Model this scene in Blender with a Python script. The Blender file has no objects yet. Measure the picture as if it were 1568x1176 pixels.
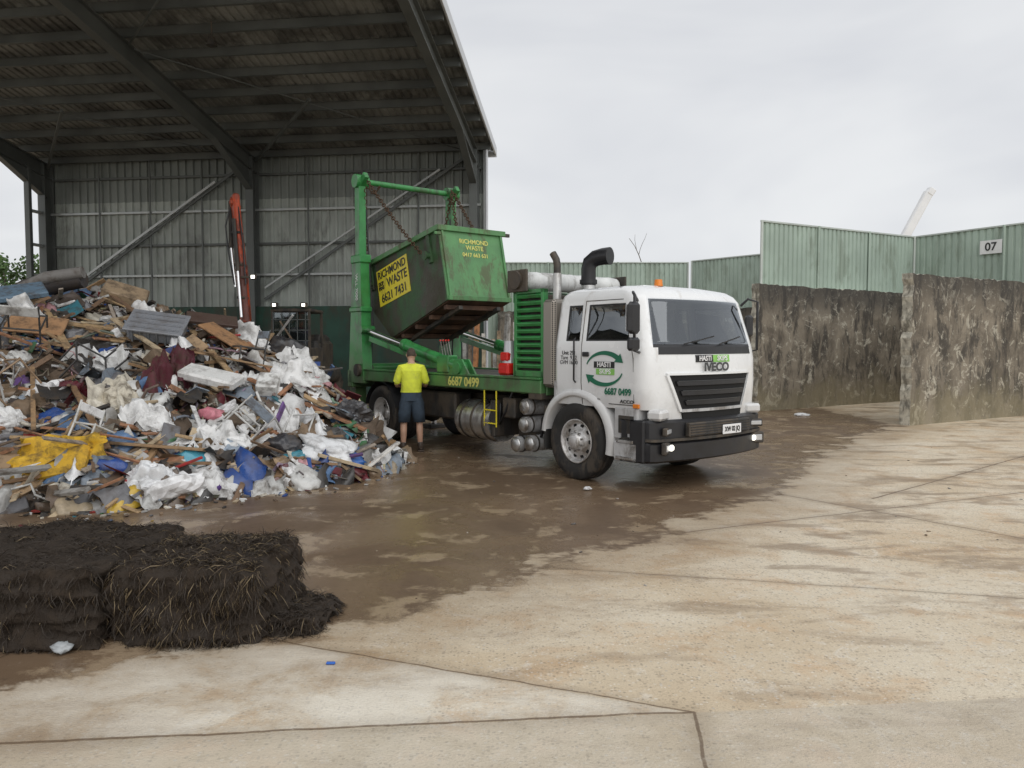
import bpy, bmesh, math, random
import numpy as np
from mathutils import Vector, Matrix, Euler, noise
random.seed(11)
R=random.random
def U(a,b): return a+(b-a)*R()
scene=bpy.context.scene
scene.view_settings.view_transform='Standard'
scene.view_settings.look='None'
scene.view_settings.exposure=0
# ------------------------------------------------------------------ node helpers
def newmat(name):
    m=bpy.data.materials.new(name); m.use_nodes=True
    nt=m.node_tree; nt.nodes.clear()
    out=nt.nodes.new('ShaderNodeOutputMaterial')
    p=nt.nodes.new('ShaderNodeBsdfPrincipled')
    nt.links.new(p.outputs[0],out.inputs[0])
    return m,nt,p
def put(nt,sock,val):
    if isinstance(val,bpy.types.NodeSocket): nt.links.new(val,sock)
    elif val is not None:
        if isinstance(val,(tuple,list)) and len(val)==3 and sock.type=='RGBA': val=(*val,1)
        sock.default_value=val
def M_(nt,op,a,b=None,c=None,clamp=False):
    n=nt.nodes.new('ShaderNodeMath'); n.operation=op; n.use_clamp=clamp
    put(nt,n.inputs[0],a)
    if b is not None: put(nt,n.inputs[1],b)
    if c is not None: put(nt,n.inputs[2],c)
    return n.outputs[0]
def V_(nt,op,a,b=None,scale=None):
    n=nt.nodes.new('ShaderNodeVectorMath'); n.operation=op
    put(nt,n.inputs[0],a)
    if b is not None: put(nt,n.inputs[1],b)
    if scale is not None: put(nt,n.inputs['Scale'],scale)
    return n.outputs[1] if op in('DOT_PRODUCT','LENGTH') else n.outputs[0]
def mixc(nt,f,a,b):
    n=nt.nodes.new('ShaderNodeMix'); n.data_type='RGBA'
    put(nt,n.inputs[0],f); put(nt,n.inputs[6],a); put(nt,n.inputs[7],b)
    return n.outputs[2]
def NZ(nt,vec,scale,detail=3,rough=.55,dist=0):
    n=nt.nodes.new('ShaderNodeTexNoise'); put(nt,n.inputs['Vector'],vec)
    n.inputs['Scale'].default_value=scale; n.inputs['Detail'].default_value=detail
    n.inputs['Roughness'].default_value=rough; n.inputs['Distortion'].default_value=dist
    return n.outputs['Fac']
def SS(nt,v,a,b,lo=0.,hi=1.):
    n=nt.nodes.new('ShaderNodeMapRange'); n.interpolation_type='SMOOTHSTEP'
    put(nt,n.inputs[0],v); n.inputs[1].default_value=a; n.inputs[2].default_value=b
    n.inputs[3].default_value=lo; n.inputs[4].default_value=hi
    return n.outputs[0]
def OBJ(nt):
    return nt.nodes.new('ShaderNodeTexCoord').outputs['Object']
def MAP(nt,vec,scale,rot=0):
    n=nt.nodes.new('ShaderNodeMapping'); put(nt,n.inputs[0],vec); n.inputs['Scale'].default_value=scale
    n.inputs['Rotation'].default_value=(0,0,rot)
    return n.outputs[0]
def BUMP(nt,p,h,strength=.3,dist=.02):
    n=nt.nodes.new('ShaderNodeBump'); n.inputs['Strength'].default_value=strength; n.inputs['Distance'].default_value=dist
    put(nt,n.inputs['Height'],h); nt.links.new(n.outputs[0],p.inputs['Normal'])
def sc(c,k): return tuple(min(1,x*k) for x in c)
def mat(name,col,rough=.5,metal=0,var=.2,scale=3,bump=.15,bscale=30,dirt=None,damt=.0,dscale=2.,coat=0,emit=0,lowdirt=None):
    m,nt,p=newmat(name)
    if var==0 and not dirt and not lowdirt:
        put(nt,p.inputs['Base Color'],col); p.inputs['Roughness'].default_value=rough; p.inputs['Metallic'].default_value=metal
    else:
        co=OBJ(nt)
        n1=NZ(nt,co,scale,3,.6)
        c=mixc(nt,SS(nt,n1,.3,.7),sc(col,1-var),sc(col,1+var))
        if dirt:
            n2=NZ(nt,MAP(nt,co,(1,1,.45)),dscale,5,.7,.3)
            f=SS(nt,n2,.62-damt*.4,.72-damt*.25)
            f=M_(nt,'MULTIPLY',f,min(1,.35+damt))
            c=mixc(nt,f,c,dirt)
        if lowdirt:
            z=nt.nodes.new('ShaderNodeSeparateXYZ'); nt.links.new(co,z.inputs[0])
            n3=NZ(nt,co,5,4,.65)
            zz=M_(nt,'ADD',z.outputs[2],M_(nt,'MULTIPLY',n3,.5))
            f=SS(nt,zz,lowdirt[0],lowdirt[1],lowdirt[2],0)
            c=mixc(nt,f,c,(.13,.10,.07))
        put(nt,p.inputs['Base Color'],c)
        put(nt,p.inputs['Roughness'],SS(nt,n1,.3,.7,max(.02,rough-.1),min(1,rough+.12)))
        p.inputs['Metallic'].default_value=metal
        if bump>=.1: BUMP(nt,p,NZ(nt,co,bscale,2),bump,.01)
    if coat: p.inputs['Coat Weight'].default_value=coat; p.inputs['Coat Roughness'].default_value=.08
    if emit:
        put(nt,p.inputs['Emission Color'],(1,.96,.84)); p.inputs['Emission Strength'].default_value=emit
    return m
def attrmat(name,rough=.6,bump=.3,bscale=18,spec=.4,dirtamt=1):
    m,nt,p=newmat(name)
    a=nt.nodes.new('ShaderNodeAttribute'); a.attribute_name='Col'
    if dirtamt>0:
        co=OBJ(nt)
        n1=NZ(nt,co,6,4,.68)
        d=mixc(nt,SS(nt,n1,.42,.70,0,.75*dirtamt),a.outputs['Color'],(.075,.055,.038))
        put(nt,p.inputs['Roughness'],SS(nt,n1,.3,.7,rough-.2,rough+.2))
        if bump>0: BUMP(nt,p,NZ(nt,co,bscale,3),bump,.02)
    else:
        d=a.outputs['Color']; p.inputs['Roughness'].default_value=rough
    put(nt,p.inputs['Base Color'],d)
    p.inputs['Specular IOR Level'].default_value=spec
    return m
# ------------------------------------------------------------------ mesh builder
_ico={}
def ico(n):
    if n not in _ico:
        bm=bmesh.new(); bmesh.ops.create_icosphere(bm,subdivisions=n,radius=1)
        _ico[n]=([v.co.copy() for v in bm.verts],[[v.index for v in f.verts] for f in bm.faces]); bm.free()
    return _ico[n]
class B:
    def __init__(s): s.v=[];s.f=[];s.m=[];s.s=[];s.mats=[];s.c=[]
    def add(s,vs,fs,mt,smooth=False,col=None):
        if mt not in s.mats: s.mats.append(mt)
        mi=s.mats.index(mt); o=len(s.v)
        s.v.extend(tuple(p) for p in vs); s.f.extend(tuple(i+o for i in f) for f in fs)
        s.m.extend([mi]*len(fs)); s.s.extend([smooth]*len(fs))
        if col is not None: s.c.extend([(*col,1)]*len(vs))
    def mbox(s,M,size,mt,bev=.01,col=None):
        bm=bmesh.new(); bmesh.ops.create_cube(bm,size=1)
        for v in bm.verts: v.co=Vector((v.co[i]*size[i] for i in range(3)))
        if bev>0:
            bmesh.ops.bevel(bm,geom=bm.edges[:],offset=min(bev,min(size)*.45),segments=1,affect='EDGES')
        bm.verts.index_update()
        s.add([M@v.co for v in bm.verts],[[v.index for v in f.verts] for f in bm.faces],mt,False,col); bm.free()
    def box(s,x,y,z,mt,bev=.01,rot=None):
        c=Vector(((x[0]+x[1])/2,(y[0]+y[1])/2,(z[0]+z[1])/2))
        M=Matrix.Translation(c)
        if rot: M=M@rot.to_matrix().to_4x4()
        s.mbox(M,(abs(x[1]-x[0]),abs(y[1]-y[0]),abs(z[1]-z[0])),mt,bev)
    def beam(s,a,b,w,h,mt,bev=.005,col=None):
        a=Vector(a);b=Vector(b);d=b-a
        M=Matrix.Translation((a+b)/2)@d.to_track_quat('X','Z').to_matrix().to_4x4()
        s.mbox(M,(d.length,w,h),mt,bev,col)
    def cyl(s,a,b,r,mt,r2=None,seg=16,caps=True,col=None):
        a=Vector(a);b=Vector(b);d=b-a; r2=r if r2 is None else r2
        q=d.to_track_quat('Z','Y').to_matrix()
        vs=[];fs=[]
        for i in range(seg):
            t=2*math.pi*i/seg; e=Vector((math.cos(t),math.sin(t),0))
            vs.append(a+q@(e*r)); vs.append(b+q@(e*r2))
        for i in range(seg):
            j=(i+1)%seg; fs.append((2*i,2*j,2*j+1,2*i+1))
        s.add(vs,fs,mt,True,col)
        if caps:
            s.add(vs[0::2],[tuple(range(seg))],mt,False,col); s.add(vs[1::2],[tuple(range(seg))],mt,False,col)
    def tube(s,pts,r,mt,seg=10,col=None):
        pts=[Vector(p) for p in pts]; n=len(pts); vs=[];fs=[]
        prev=None
        for i,p in enumerate(pts):
            d=(pts[min(i+1,n-1)]-pts[max(i-1,0)]).normalized()
            if prev is None:
                prev=d.orthogonal().normalized()
            prev=(prev-d*prev.dot(d)).normalized(); bn=d.cross(prev)
            rr=r[i] if isinstance(r,(list,tuple)) else r
            for k in range(seg):
                t=2*math.pi*k/seg; vs.append(p+(prev*math.cos(t)+bn*math.sin(t))*rr)
        for i in range(n-1):
            for k in range(seg):
                k2=(k+1)%seg; fs.append((i*seg+k,i*seg+k2,(i+1)*seg+k2,(i+1)*seg+k))
        s.add(vs,fs,mt,True,col)
        s.add(vs[:seg],[tuple(range(seg))],mt,False,col); s.add(vs[-seg:],[tuple(range(seg))],mt,False,col)
    def lathe(s,prof,c,mt,seg=36,sgn=1,smooth=True):
        vs=[];fs=[];n=len(prof)
        for k in range(seg):
            t=2*math.pi*k/seg
            for r,y in prof: vs.append((c[0]+r*math.cos(t),c[1]+y*sgn,c[2]+r*math.sin(t)))
        for k in range(seg):
            k2=(k+1)%seg
            for i in range(n-1): fs.append((k*n+i,k2*n+i,k2*n+i+1,k*n+i+1))
        s.add(vs,fs,mt,smooth)
    def prism(s,prof,y0,y1,mt):
        n=len(prof)
        vs=[(x,y0,z) for x,z in prof]+[(x,y1,z) for x,z in prof]
        fs=[tuple(range(n)),tuple(range(n,2*n))]+[(i,(i+1)%n,(i+1)%n+n,i+n) for i in range(n)]
        s.add(vs,fs,mt)
    def ball(s,c,r,mt,n=2,col=None,M=None):
        v,f=ico(n); c=Vector(c)
        if not isinstance(r,(tuple,list)): r=(r,r,r)
        vs=[]
        for p in v:
            q=Vector((p[0]*r[0],p[1]*r[1],p[2]*r[2]))
            if M is not None: q=M@q
            vs.append(c+q)
        s.add(vs,f,mt,True,col)
    def done(s,name,parent=None,recalc=True,loc=None):
        me=bpy.data.meshes.new(name); me.from_pydata(s.v,[],s.f)
        for m in s.mats: me.materials.append(m)
        me.polygons.foreach_set('material_index',s.m); me.polygons.foreach_set('use_smooth',s.s)
        if s.c and len(s.c)==len(s.v):
            a=me.color_attributes.new('Col','FLOAT_COLOR','POINT'); a.data.foreach_set('color',np.array(s.c,dtype=np.float32).ravel())
        me.update()
        if recalc:
            bm=bmesh.new(); bm.from_mesh(me); bmesh.ops.recalc_face_normals(bm,faces=bm.faces[:]); bm.to_mesh(me); bm.free()
        o=bpy.data.objects.new(name,me); scene.collection.objects.link(o)
        if parent: o.parent=parent
        if loc: o.location=loc
        return o
def empty(name,loc=(0,0,0),rz=0):
    e=bpy.data.objects.new(name,None); e.location=loc; e.rotation_euler=(0,0,rz); scene.collection.objects.link(e); return e
def text(name,body,parent,loc,X,Y,size,mt,align='CENTER',bold=.0,sx=1.):
    cu=bpy.data.curves.new(name,'FONT'); cu.body=body; cu.size=size; cu.extrude=.002; cu.offset=bold
    cu.align_x=align; cu.align_y='CENTER'; cu.space_line=.85; cu.materials.append(mt)
    o=bpy.data.objects.new(name,cu); scene.collection.objects.link(o)
    X=Vector(X).normalized();Y=Vector(Y).normalized();Z=X.cross(Y)
    Mx=Matrix((X*sx,Y,Z)).transposed().to_4x4(); Mx.translation=Vector(loc)
    if parent: o.parent=parent
    o.matrix_local=Mx
    return o
def lerpt(x,xs,ys): return float(np.interp(x,xs,ys))
# ------------------------------------------------------------------ materials
GREEN=mat('truck_green',(.04,.25,.065),.4,0,.15,4,.1,40,(.05,.05,.035),.3,2.5,coat=.25,lowdirt=(1.2,1.9,.55))
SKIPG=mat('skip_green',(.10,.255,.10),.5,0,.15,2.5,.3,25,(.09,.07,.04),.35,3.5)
SKIPSH=mat('skip_green_shaded',(.035,.085,.033),.55,0,.35,2.5,.4,22,(.05,.035,.025),.5,3)  # same bin paint, darker: the shade on its sides is put into the colour
WHITE=mat('cab_white',(.80,.81,.81),.25,0,.02,2,.0,40,(.5,.47,.43),.08,3,coat=.6,lowdirt=(1.1,1.6,.3))
WHITE2=mat('white_plain',(.75,.75,.74),.4,0,.05,3,0)
GREYP=mat('grey_plastic',(.46,.46,.46),.5,0,.1,4,.1,40,(.12,.10,.08),.4,3)
BLACK=mat('black_plastic',(.018,.018,.02),.4,0,.2,5,.0,60)
RUBBER=mat('rubber',(.022,.021,.02),.75,0,.3,6,.5,40,(.10,.08,.06),.3,5)
CHASS=mat('chassis_dark',(.035,.033,.03),.6,0,.3,5,.3,30,(.09,.07,.05),.5,3)
STEEL=mat('steel',(.55,.55,.54),.35,.85,.12,6,.2,30,(.15,.12,.09),.35,4)
CHROME=mat('chrome_rod',(.7,.7,.7),.15,1,0)
RIM=mat('rim_alloy',(.66,.65,.64),.4,.6,.12,8,.2,30,(.16,.13,.09),.35,5)
HOLE=mat('hole_black',(.006,.006,.006),.8,0,0,1,0)
CHAIN=mat('chain_rust',(.10,.06,.035),.7,.4,0)
RUSTBROWN=mat('rust_brown',(.10,.055,.035),.8,0,.4,4,.5,25)
YEL=mat('sign_yellow',(.75,.62,.03),.45,0,.08,3,.1,40,(.3,.25,.08),.2,4)
YTXT=mat('yellow_print',(.62,.60,.16),.5,0,0)
BTXT=mat('black_print',(.02,.02,.02),.5,0,0)
WTXT=mat('white_print',(.8,.8,.8),.5,0,0)
LGTX=mat('lightgreen_print',(.25,.55,.12),.5,0,0)
DGTX=mat('darkgreen_print',(.012,.15,.08),.5,0,0)
BADGE=mat('badge_grey',(.09,.095,.10),.3,.6,0)
LAMP=mat('lamp_glow',(.9,.9,.85),.3,0,0,1,0,emit=1.6)
LAMPW=mat('work_lamp_glow',(.9,.9,.85),.3,0,0,1,0,emit=3)
LENS=mat('lamp_lens',(.55,.56,.57),.1,.3,0)
REDL=mat('red_plastic',(.6,.02,.015),.25,0,0)
ORANGE=mat('beacon_orange',(.75,.22,.02),.2,0,0)
EXO=mat('excavator_orange',(.50,.075,.025),.5,0,.2,3,.15,30,(.05,.035,.03),.5,3)
SEAT=mat('seat_fabric',(.045,.05,.06),.9,0,0)
def glassmat():
    m=bpy.data.materials.new('window_glass'); m.use_nodes=True; nt=m.node_tree; nt.nodes.clear()
    o=nt.nodes.new('ShaderNodeOutputMaterial'); mx=nt.nodes.new('ShaderNodeMixShader')
    t=nt.nodes.new('ShaderNodeBsdfTransparent'); t.inputs[0].default_value=(.62,.66,.65,1)
    g=nt.nodes.new('ShaderNodeBsdfGlossy'); g.inputs['Roughness'].default_value=.03; g.inputs[0].default_value=(.9,.95,1,1)
    f=nt.nodes.new('ShaderNodeFresnel'); f.inputs[0].default_value=1.75
    nt.links.new(M_(nt,'ADD',f.outputs[0],.09,clamp=True),mx.inputs[0]); nt.links.new(t.outputs[0],mx.inputs[1]); nt.links.new(g.outputs[0],mx.inputs[2]); nt.links.new(mx.outputs[0],o.inputs[0])
    return m
GLASS=glassmat()
# ------------------------------------------------------------------ camera, light, world
cam=bpy.data.cameras.new('camera'); cam.lens=27.09; cam.sensor_width=36; cam.clip_end=2000; cam.clip_start=.05
co=bpy.data.objects.new('camera',cam); scene.collection.objects.link(co)
co.location=(0,0,1.8); co.rotation_euler=(math.radians(90-2.96),0,0); scene.camera=co
sl=bpy.data.lights.new('sun','SUN'); sl.energy=1.5; sl.angle=math.radians(80); sl.color=(1,.98,.95)
so=bpy.data.objects.new('sun',sl); so.rotation_euler=(math.radians(46),0,math.radians(25)); scene.collection.objects.link(so)
w=bpy.data.worlds.new('World'); scene.world=w; w.use_nodes=True; nt=w.node_tree; nt.nodes.clear()
wo=nt.nodes.new('ShaderNodeOutputWorld'); bg=nt.nodes.new('ShaderNodeBackground'); nt.links.new(bg.outputs[0],wo.inputs[0])
sky=nt.nodes.new('ShaderNodeTexSky'); sky.sky_type='NISHITA'; sky.sun_disc=False; sky.sun_elevation=math.radians(44); sky.sun_rotation=math.radians(205)
tc=nt.nodes.new('ShaderNodeTexCoord').outputs['Generated']
n1=NZ(nt,MAP(nt,tc,(1,1,2.6)),1.9,4,.5,.4)
sp=nt.nodes.new('ShaderNodeSeparateXYZ'); nt.links.new(tc,sp.inputs[0])
cl=mixc(nt,SS(nt,n1,.34,.66),(7.0,7.15,7.5),(8.6,8.7,8.8))
cl=mixc(nt,SS(nt,sp.outputs[2],.05,.6,0,.3),cl,(6.6,6.8,7.2))
skc=mixc(nt,.95,sky.outputs[0],cl)
put(nt,bg.inputs[0],skc); bg.inputs[1].default_value=.1
# ------------------------------------------------------------------ ground
def segd(px,py,a,b):
    ax,ay=a;bx,by=b; vx,vy=bx-ax,by-ay
    t=np.clip(((px-ax)*vx+(py-ay)*vy)/(vx*vx+vy*vy),0,1)
    return np.hypot(px-ax-t*vx,py-ay-t*vy)
poly=[(-14,3.2),(-3.4,3.6),(-2.65,3.85),(-2.23,4.35),(-1.1,4.65),(-.45,5.25),(.26,6.15),(1.2,6.85),(2.1,8.0),(3.3,9.1),(4.4,11.4),(6.8,14.9),(8.6,16.8),(9,32),(-30,32),(-30,3.2)]
def ground():
    def axis(lo,hi,st):
        a=list(np.arange(lo,hi+1e-6,st)); s=st; x=hi
        while x<600: s*=1.45; x+=s; a.append(x)
        s=st; x=lo
        while x>-600: s*=1.45; x-=s; a.insert(0,x)
        return np.array(a)
    xs=axis(-14,16,.22); ys=axis(0,30,.22)
    X,Y=np.meshgrid(xs,ys); nx,ny=len(xs),len(ys)
    px,py=X.ravel(),Y.ravel()
    d=np.full(px.shape,1e9); ins=np.zeros(px.shape,bool)
    for i in range(len(poly)):
        a=poly[i];b=poly[(i+1)%len(poly)]
        d=np.minimum(d,segd(px,py,a,b))
        c=((a[1]>py)!=(b[1]>py))&(px<(b[0]-a[0])*(py-a[1])/((b[1]-a[1]) if b[1]!=a[1] else 1e-9)+a[0])
        ins^=c
    d=np.where(ins,d,-d); d=np.clip(d,-6,6)
    v=np.stack([px,py,np.zeros_like(px)],1)
    idx=np.arange(nx*ny).reshape(ny,nx)
    f=np.stack([idx[:-1,:-1].ravel(),idx[:-1,1:].ravel(),idx[1:,1:].ravel(),idx[1:,:-1].ravel()],1)
    me=bpy.data.meshes.new('ground'); me.from_pydata(v.tolist(),[],f.tolist())
    at=me.attributes.new('wetd','FLOAT','POINT'); at.data.foreach_set('value',d.astype(np.float32))
    o=bpy.data.objects.new('ground',me); scene.collection.objects.link(o)
    m,nt,p=newmat('wet_concrete'); me.materials.append(m)
    P=nt.nodes.new('ShaderNodeNewGeometry').outputs['Position']
    wd=nt.nodes.new('ShaderNodeAttribute'); wd.attribute_name='wetd'; wd=wd.outputs['Fac']
    sepP=nt.nodes.new('ShaderNodeSeparateXYZ'); nt.links.new(P,sepP.inputs[0])
    big=NZ(nt,P,.55,4,.6,.5); mid=NZ(nt,P,1.9,6,.68,.3); fine=NZ(nt,P,13,4,.7); grit=NZ(nt,P,70,3,.75)
    stre=NZ(nt,MAP(nt,P,(.6,1.7,1),-.25),1.3,6,.68,.35)
    dry=mixc(nt,SS(nt,big,.35,.65),(.60,.485,.335),(.70,.615,.475))
    dry=mixc(nt,SS(nt,mid,.48,.70,0,.6),dry,(.60,.385,.205))
    dry=mixc(nt,SS(nt,stre,.52,.66,0,.42),dry,(.34,.255,.175))
    dry=mixc(nt,SS(nt,NZ(nt,P,3.7,5,.72,.8),.56,.68,0,.5),dry,(.76,.71,.62))
    dry=mixc(nt,SS(nt,fine,.54,.70,0,.42),dry,(.30,.235,.16))
    vo=nt.nodes.new('ShaderNodeTexVoronoi'); vo.inputs['Scale'].default_value=48; nt.links.new(P,vo.inputs['Vector'])
    sepc=nt.nodes.new('ShaderNodeSeparateColor'); nt.links.new(vo.outputs['Color'],sepc.inputs[0])
    core=SS(nt,vo.outputs['Distance'],.5,.3)
    agg=M_(nt,'MULTIPLY',SS(nt,sepc.outputs[0],.65,.85),core)
    dry=mixc(nt,M_(nt,'MULTIPLY',agg,.5),dry,(.20,.165,.13))
    agg2=M_(nt,'MULTIPLY',SS(nt,sepc.outputs[1],.75,.92),core)
    dry=mixc(nt,M_(nt,'MULTIPLY',agg2,.5),dry,(.80,.76,.68))
    dry=mixc(nt,SS(nt,grit,.5,.72,0,.45),dry,(.28,.225,.16))
    def line(a,b):
        d=Vector((b[0]-a[0],b[1]-a[1],0)).normalized(); n=Vector((-d.y,d.x,0))
        return M_(nt,'SUBTRACT',V_(nt,'DOT_PRODUCT',P,tuple(n)),n.dot(Vector((a[0],a[1],0))))
    ln=line((-2.31,3.39),(.884,3.69))
    dry=mixc(nt,M_(nt,'MULTIPLY',SS(nt,ln,.0,-.02),.5),dry,mixc(nt,SS(nt,mid,.4,.62),(.44,.39,.31),(.60,.56,.48)))
    # cleaner, paler slab between the two near joints
    l1=line((-1.585,4.66),(.884,3.69))
    pale=M_(nt,'MULTIPLY',M_(nt,'MULTIPLY',SS(nt,l1,.0,-.03),SS(nt,ln,-.01,.02)),SS(nt,mid,.62,.42,.2,.6))
    dry=mixc(nt,pale,dry,(.80,.76,.67))
    # damp halo and wet area
    we=M_(nt,'ADD',wd,M_(nt,'MULTIPLY',M_(nt,'SUBTRACT',mid,.5),1.7))
    we=M_(nt,'ADD',we,M_(nt,'MULTIPLY',M_(nt,'SUBTRACT',stre,.5),1.8))
    wet=SS(nt,we,-.06,.2)
    halo=SS(nt,we,-1.4,.1,0,.5)
    damp=M_(nt,'MULTIPLY',SS(nt,M_(nt,'ADD',stre,M_(nt,'MULTIPLY',mid,.4)),.69,.82),.6)
    damp=M_(nt,'MULTIPLY',damp,SS(nt,sepP.outputs[1],3.5,7.5,.2,1))
    dm=M_(nt,'MAXIMUM',halo,damp)
    dry=mixc(nt,dm,dry,(.26,.18,.11))
    wetc=mixc(nt,SS(nt,big,.35,.65),(.125,.082,.05),(.22,.152,.096))
    wetc=mixc(nt,SS(nt,M_(nt,'ADD',mid,M_(nt,'MULTIPLY',stre,.3)),.68,.78,0,.8),wetc,(.37,.28,.185))
    wetc=mixc(nt,SS(nt,fine,.56,.75,0,.5),wetc,(.065,.043,.028))
    c=mixc(nt,wet,dry,wetc)
    wp=nt.nodes.new('ShaderNodeTexNoise'); wp.inputs['Scale'].default_value=4; wp.inputs['Detail'].default_value=4; nt.links.new(P,wp.inputs['Vector'])
    Q=V_(nt,'ADD',P,V_(nt,'SCALE',V_(nt,'SUBTRACT',wp.outputs['Color'],(.5,.5,.5)),scale=.045))
    Q=V_(nt,'MULTIPLY',Q,(1,1,0))
    J=[((-1.585,4.66),(.884,3.69),.012),((-3.6,3.27),(.884,3.69),.017),((.884,3.69),(.77,2.6),.015),((2.86,9.68),(6.3,4.9),.018),((.35,6.12),(6.2,4.8),.008),((4.2,8.9),(12,15.5),.022),((1.2,7.1),(9,10.5),.016)]
    jm=None
    for a,b,wd_ in J:
        A=(a[0],a[1],0); ba=(b[0]-a[0],b[1]-a[1],0); L2=ba[0]**2+ba[1]**2
        pa=V_(nt,'SUBTRACT',Q,A)
        h=M_(nt,'MULTIPLY',V_(nt,'DOT_PRODUCT',pa,ba),1/L2,clamp=True)
        dd=V_(nt,'LENGTH',V_(nt,'SUBTRACT',pa,V_(nt,'SCALE',ba,scale=h)))
        k=SS(nt,dd,wd_,wd_*.3)
        k2=SS(nt,dd,wd_*9,0,0,.28)
        k=M_(nt,'MAXIMUM',k,k2)
        jm=k if jm is None else M_(nt,'MAXIMUM',jm,k)
    c=mixc(nt,M_(nt,'MULTIPLY',jm,SS(nt,fine,.25,.5,.55,.85)),c,(.13,.085,.05))
    put(nt,p.inputs['Base Color'],c)
    pud=SS(nt,M_(nt,'ADD',big,M_(nt,'MULTIPLY',mid,.5)),.66,.82)
    rw=M_(nt,'ADD',SS(nt,pud,0,1,.38,.14),M_(nt,'MULTIPLY',fine,.16))
    rd=M_(nt,'SUBTRACT',.62,M_(nt,'MULTIPLY',dm,.4))
    n=nt.nodes.new('ShaderNodeMix'); put(nt,n.inputs[0],wet); put(nt,n.inputs[2],rd); put(nt,n.inputs[3],rw)
    put(nt,p.inputs['Roughness'],n.outputs[0]); p.inputs['Specular IOR Level'].default_value=.38
    hgt=M_(nt,'ADD',M_(nt,'MULTIPLY',NZ(nt,P,70,2,.75),.8),M_(nt,'MULTIPLY',NZ(nt,P,13,2,.7),.5))
    BUMP(nt,p,M_(nt,'MULTIPLY',hgt,SS(nt,wd,-.2,.3,1,.3)),.6,.012)
ground()
# ------------------------------------------------------------------ truck
TX,TY,TR=1.73,10.865,math.atan2(-.783,.622)
truck=empty('skip_loader_truck',(TX,TY,0),TR)
ZT=[1.0,1.30,1.62,1.76,1.80,2.36,2.44,2.50,2.54]
XB=[-.38,-.38,-.38,-.38,-.38,-.36,-.34,-.30,-.2]
XF=[1.37,1.37,1.36,1.335,1.325,1.17,1.11,1.02,.86]
HW=[1.12,1.15,1.15,1.145,1.14,1.06,1.03,.97,.86]
RR=[.20,.20,.20,.20,.20,.20,.20,.20,.20]
BOW=.12
def sec(z):
    return lerpt(z,ZT,XB),lerpt(z,ZT,XF),lerpt(z,ZT,HW),lerpt(z,ZT,RR)
def fx(y,z):
    xb,xf,hw,r=sec(z); a=hw-r; y_=abs(y)
    if y_<=a: return xf-BOW*(y/a)**2
    return xf-BOW-(r-math.sqrt(max(0,r*r-(y_-a)**2)))
def cab():
    zl=[1.0,1.08,1.30,1.50,1.62,1.76,1.80,1.84,2.1,2.31,2.36,2.40,2.44,2.47,2.50,2.52,2.54]
    rings=[]; NA=6; NF=16
    for z in zl:
        xb,xf,hw,r=sec(z); xe=xf-BOW-r
        side=[xb,xb+.04,-.19,.07,.19,.6,xe-.04,xe]
        a=hw-r; half=[(x,-hw) for x in side]
        for i in range(1,NA+1):
            t=math.pi/2*i/NA; half.append((xe+r*math.sin(t),-(a+r*math.cos(t))))
        fr=[(xf-BOW*(2*i/NF-1)**2,(2*i/NF-1)*a) for i in range(1,NF)]
        ring=half+fr+[(x,-y) for x,y in reversed(half)]
        rings.append([(x,y,z) for x,y in ring])
    n=len(rings[0]); bm=bmesh.new()
    V=[[bm.verts.new(p) for p in r] for r in rings]
    mats=[WHITE,GLASS,BLACK]
    glass={'f':[],'r':[],'l':[],'q':[],'m':[]}
    ns=8
    for i in range(len(zl)-1):
        zc=(zl[i]+zl[i+1])/2
        for k in range(n):
            k2=(k+1)%n; f=bm.faces.new((V[i][k],V[i][k2],V[i+1][k2],V[i+1][k])); f.smooth=(k!=n-1)
            if 1.84<zc<2.31:
                if k in(4,5): glass['r'].append(f)
                if k==2: glass['q'].append(f)
                if k in(n-2-4,n-2-5): glass['l'].append(f)
                if k==n-2-2: glass['m'].append(f)
            if 1.80<zc<2.36 and ns+NA-2<=k<=n-1-ns-NA: glass['f'].append(f)
            if 1.76<zc<1.80 and ns+NA-2<=k<=n-1-ns-NA: f.material_index=2
    bm.faces.new(V[-1])
    for k,fs in glass.items():
        for f in fs: f.material_index=1
        res=bmesh.ops.inset_region(bm,faces=fs,thickness=.022,depth=-.014,use_even_offset=True)
        for f in res['faces']: f.material_index=2
    bmesh.ops.recalc_face_normals(bm,faces=bm.faces[:])
    me=bpy.data.meshes.new('cab_shell'); bm.to_mesh(me); bm.free()
    for m in mats: me.materials.append(m)
    o=bpy.data.objects.new('cab_shell',me); scene.collection.objects.link(o); o.parent=truck
cab()
def fpanel(b,yf0,yf1,z0,z1,off,mt,ny=14,nz=3,th=.015):
    vs=[];fs=[]
    for j in range(nz+1):
        z=z0+(z1-z0)*j/nz; t=j/nz
        ya=yf0[0]+(yf0[1]-yf0[0])*t; yb=yf1[0]+(yf1[1]-yf1[0])*t
        for i in range(ny+1):
            y=ya+(yb-ya)*i/ny; vs.append((fx(y,max(z,1.0))+off,y,z))
    n=len(vs); W=ny+1
    vs+= [(x-th-off,y,z) for x,y,z in vs]
    for j in range(nz):
        for i in range(ny):
            a=j*W+i; fs.append((a,a+1,a+W+1,a+W)); fs.append((a+n,a+W+n,a+W+1+n,a+1+n))
    for i in range(ny):
        fs.append((i,i+n,i+1+n,i+1)); a=nz*W+i; fs.append((a,a+1,a+1+n,a+n))
    for j in range(nz):
        a=j*W; fs.append((a,a+W,a+W+n,a+n)); a=j*W+ny; fs.append((a,a+n,a+W+n,a+W))
    b.add(vs,fs,mt,False)
b=B()
b.box((-.34,1.0),(-1.05,1.05),(1.02,1.1),BLACK)
b.box((-.34,-.3),(-1.02,1.02),(1.1,2.3),SEAT)
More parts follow.
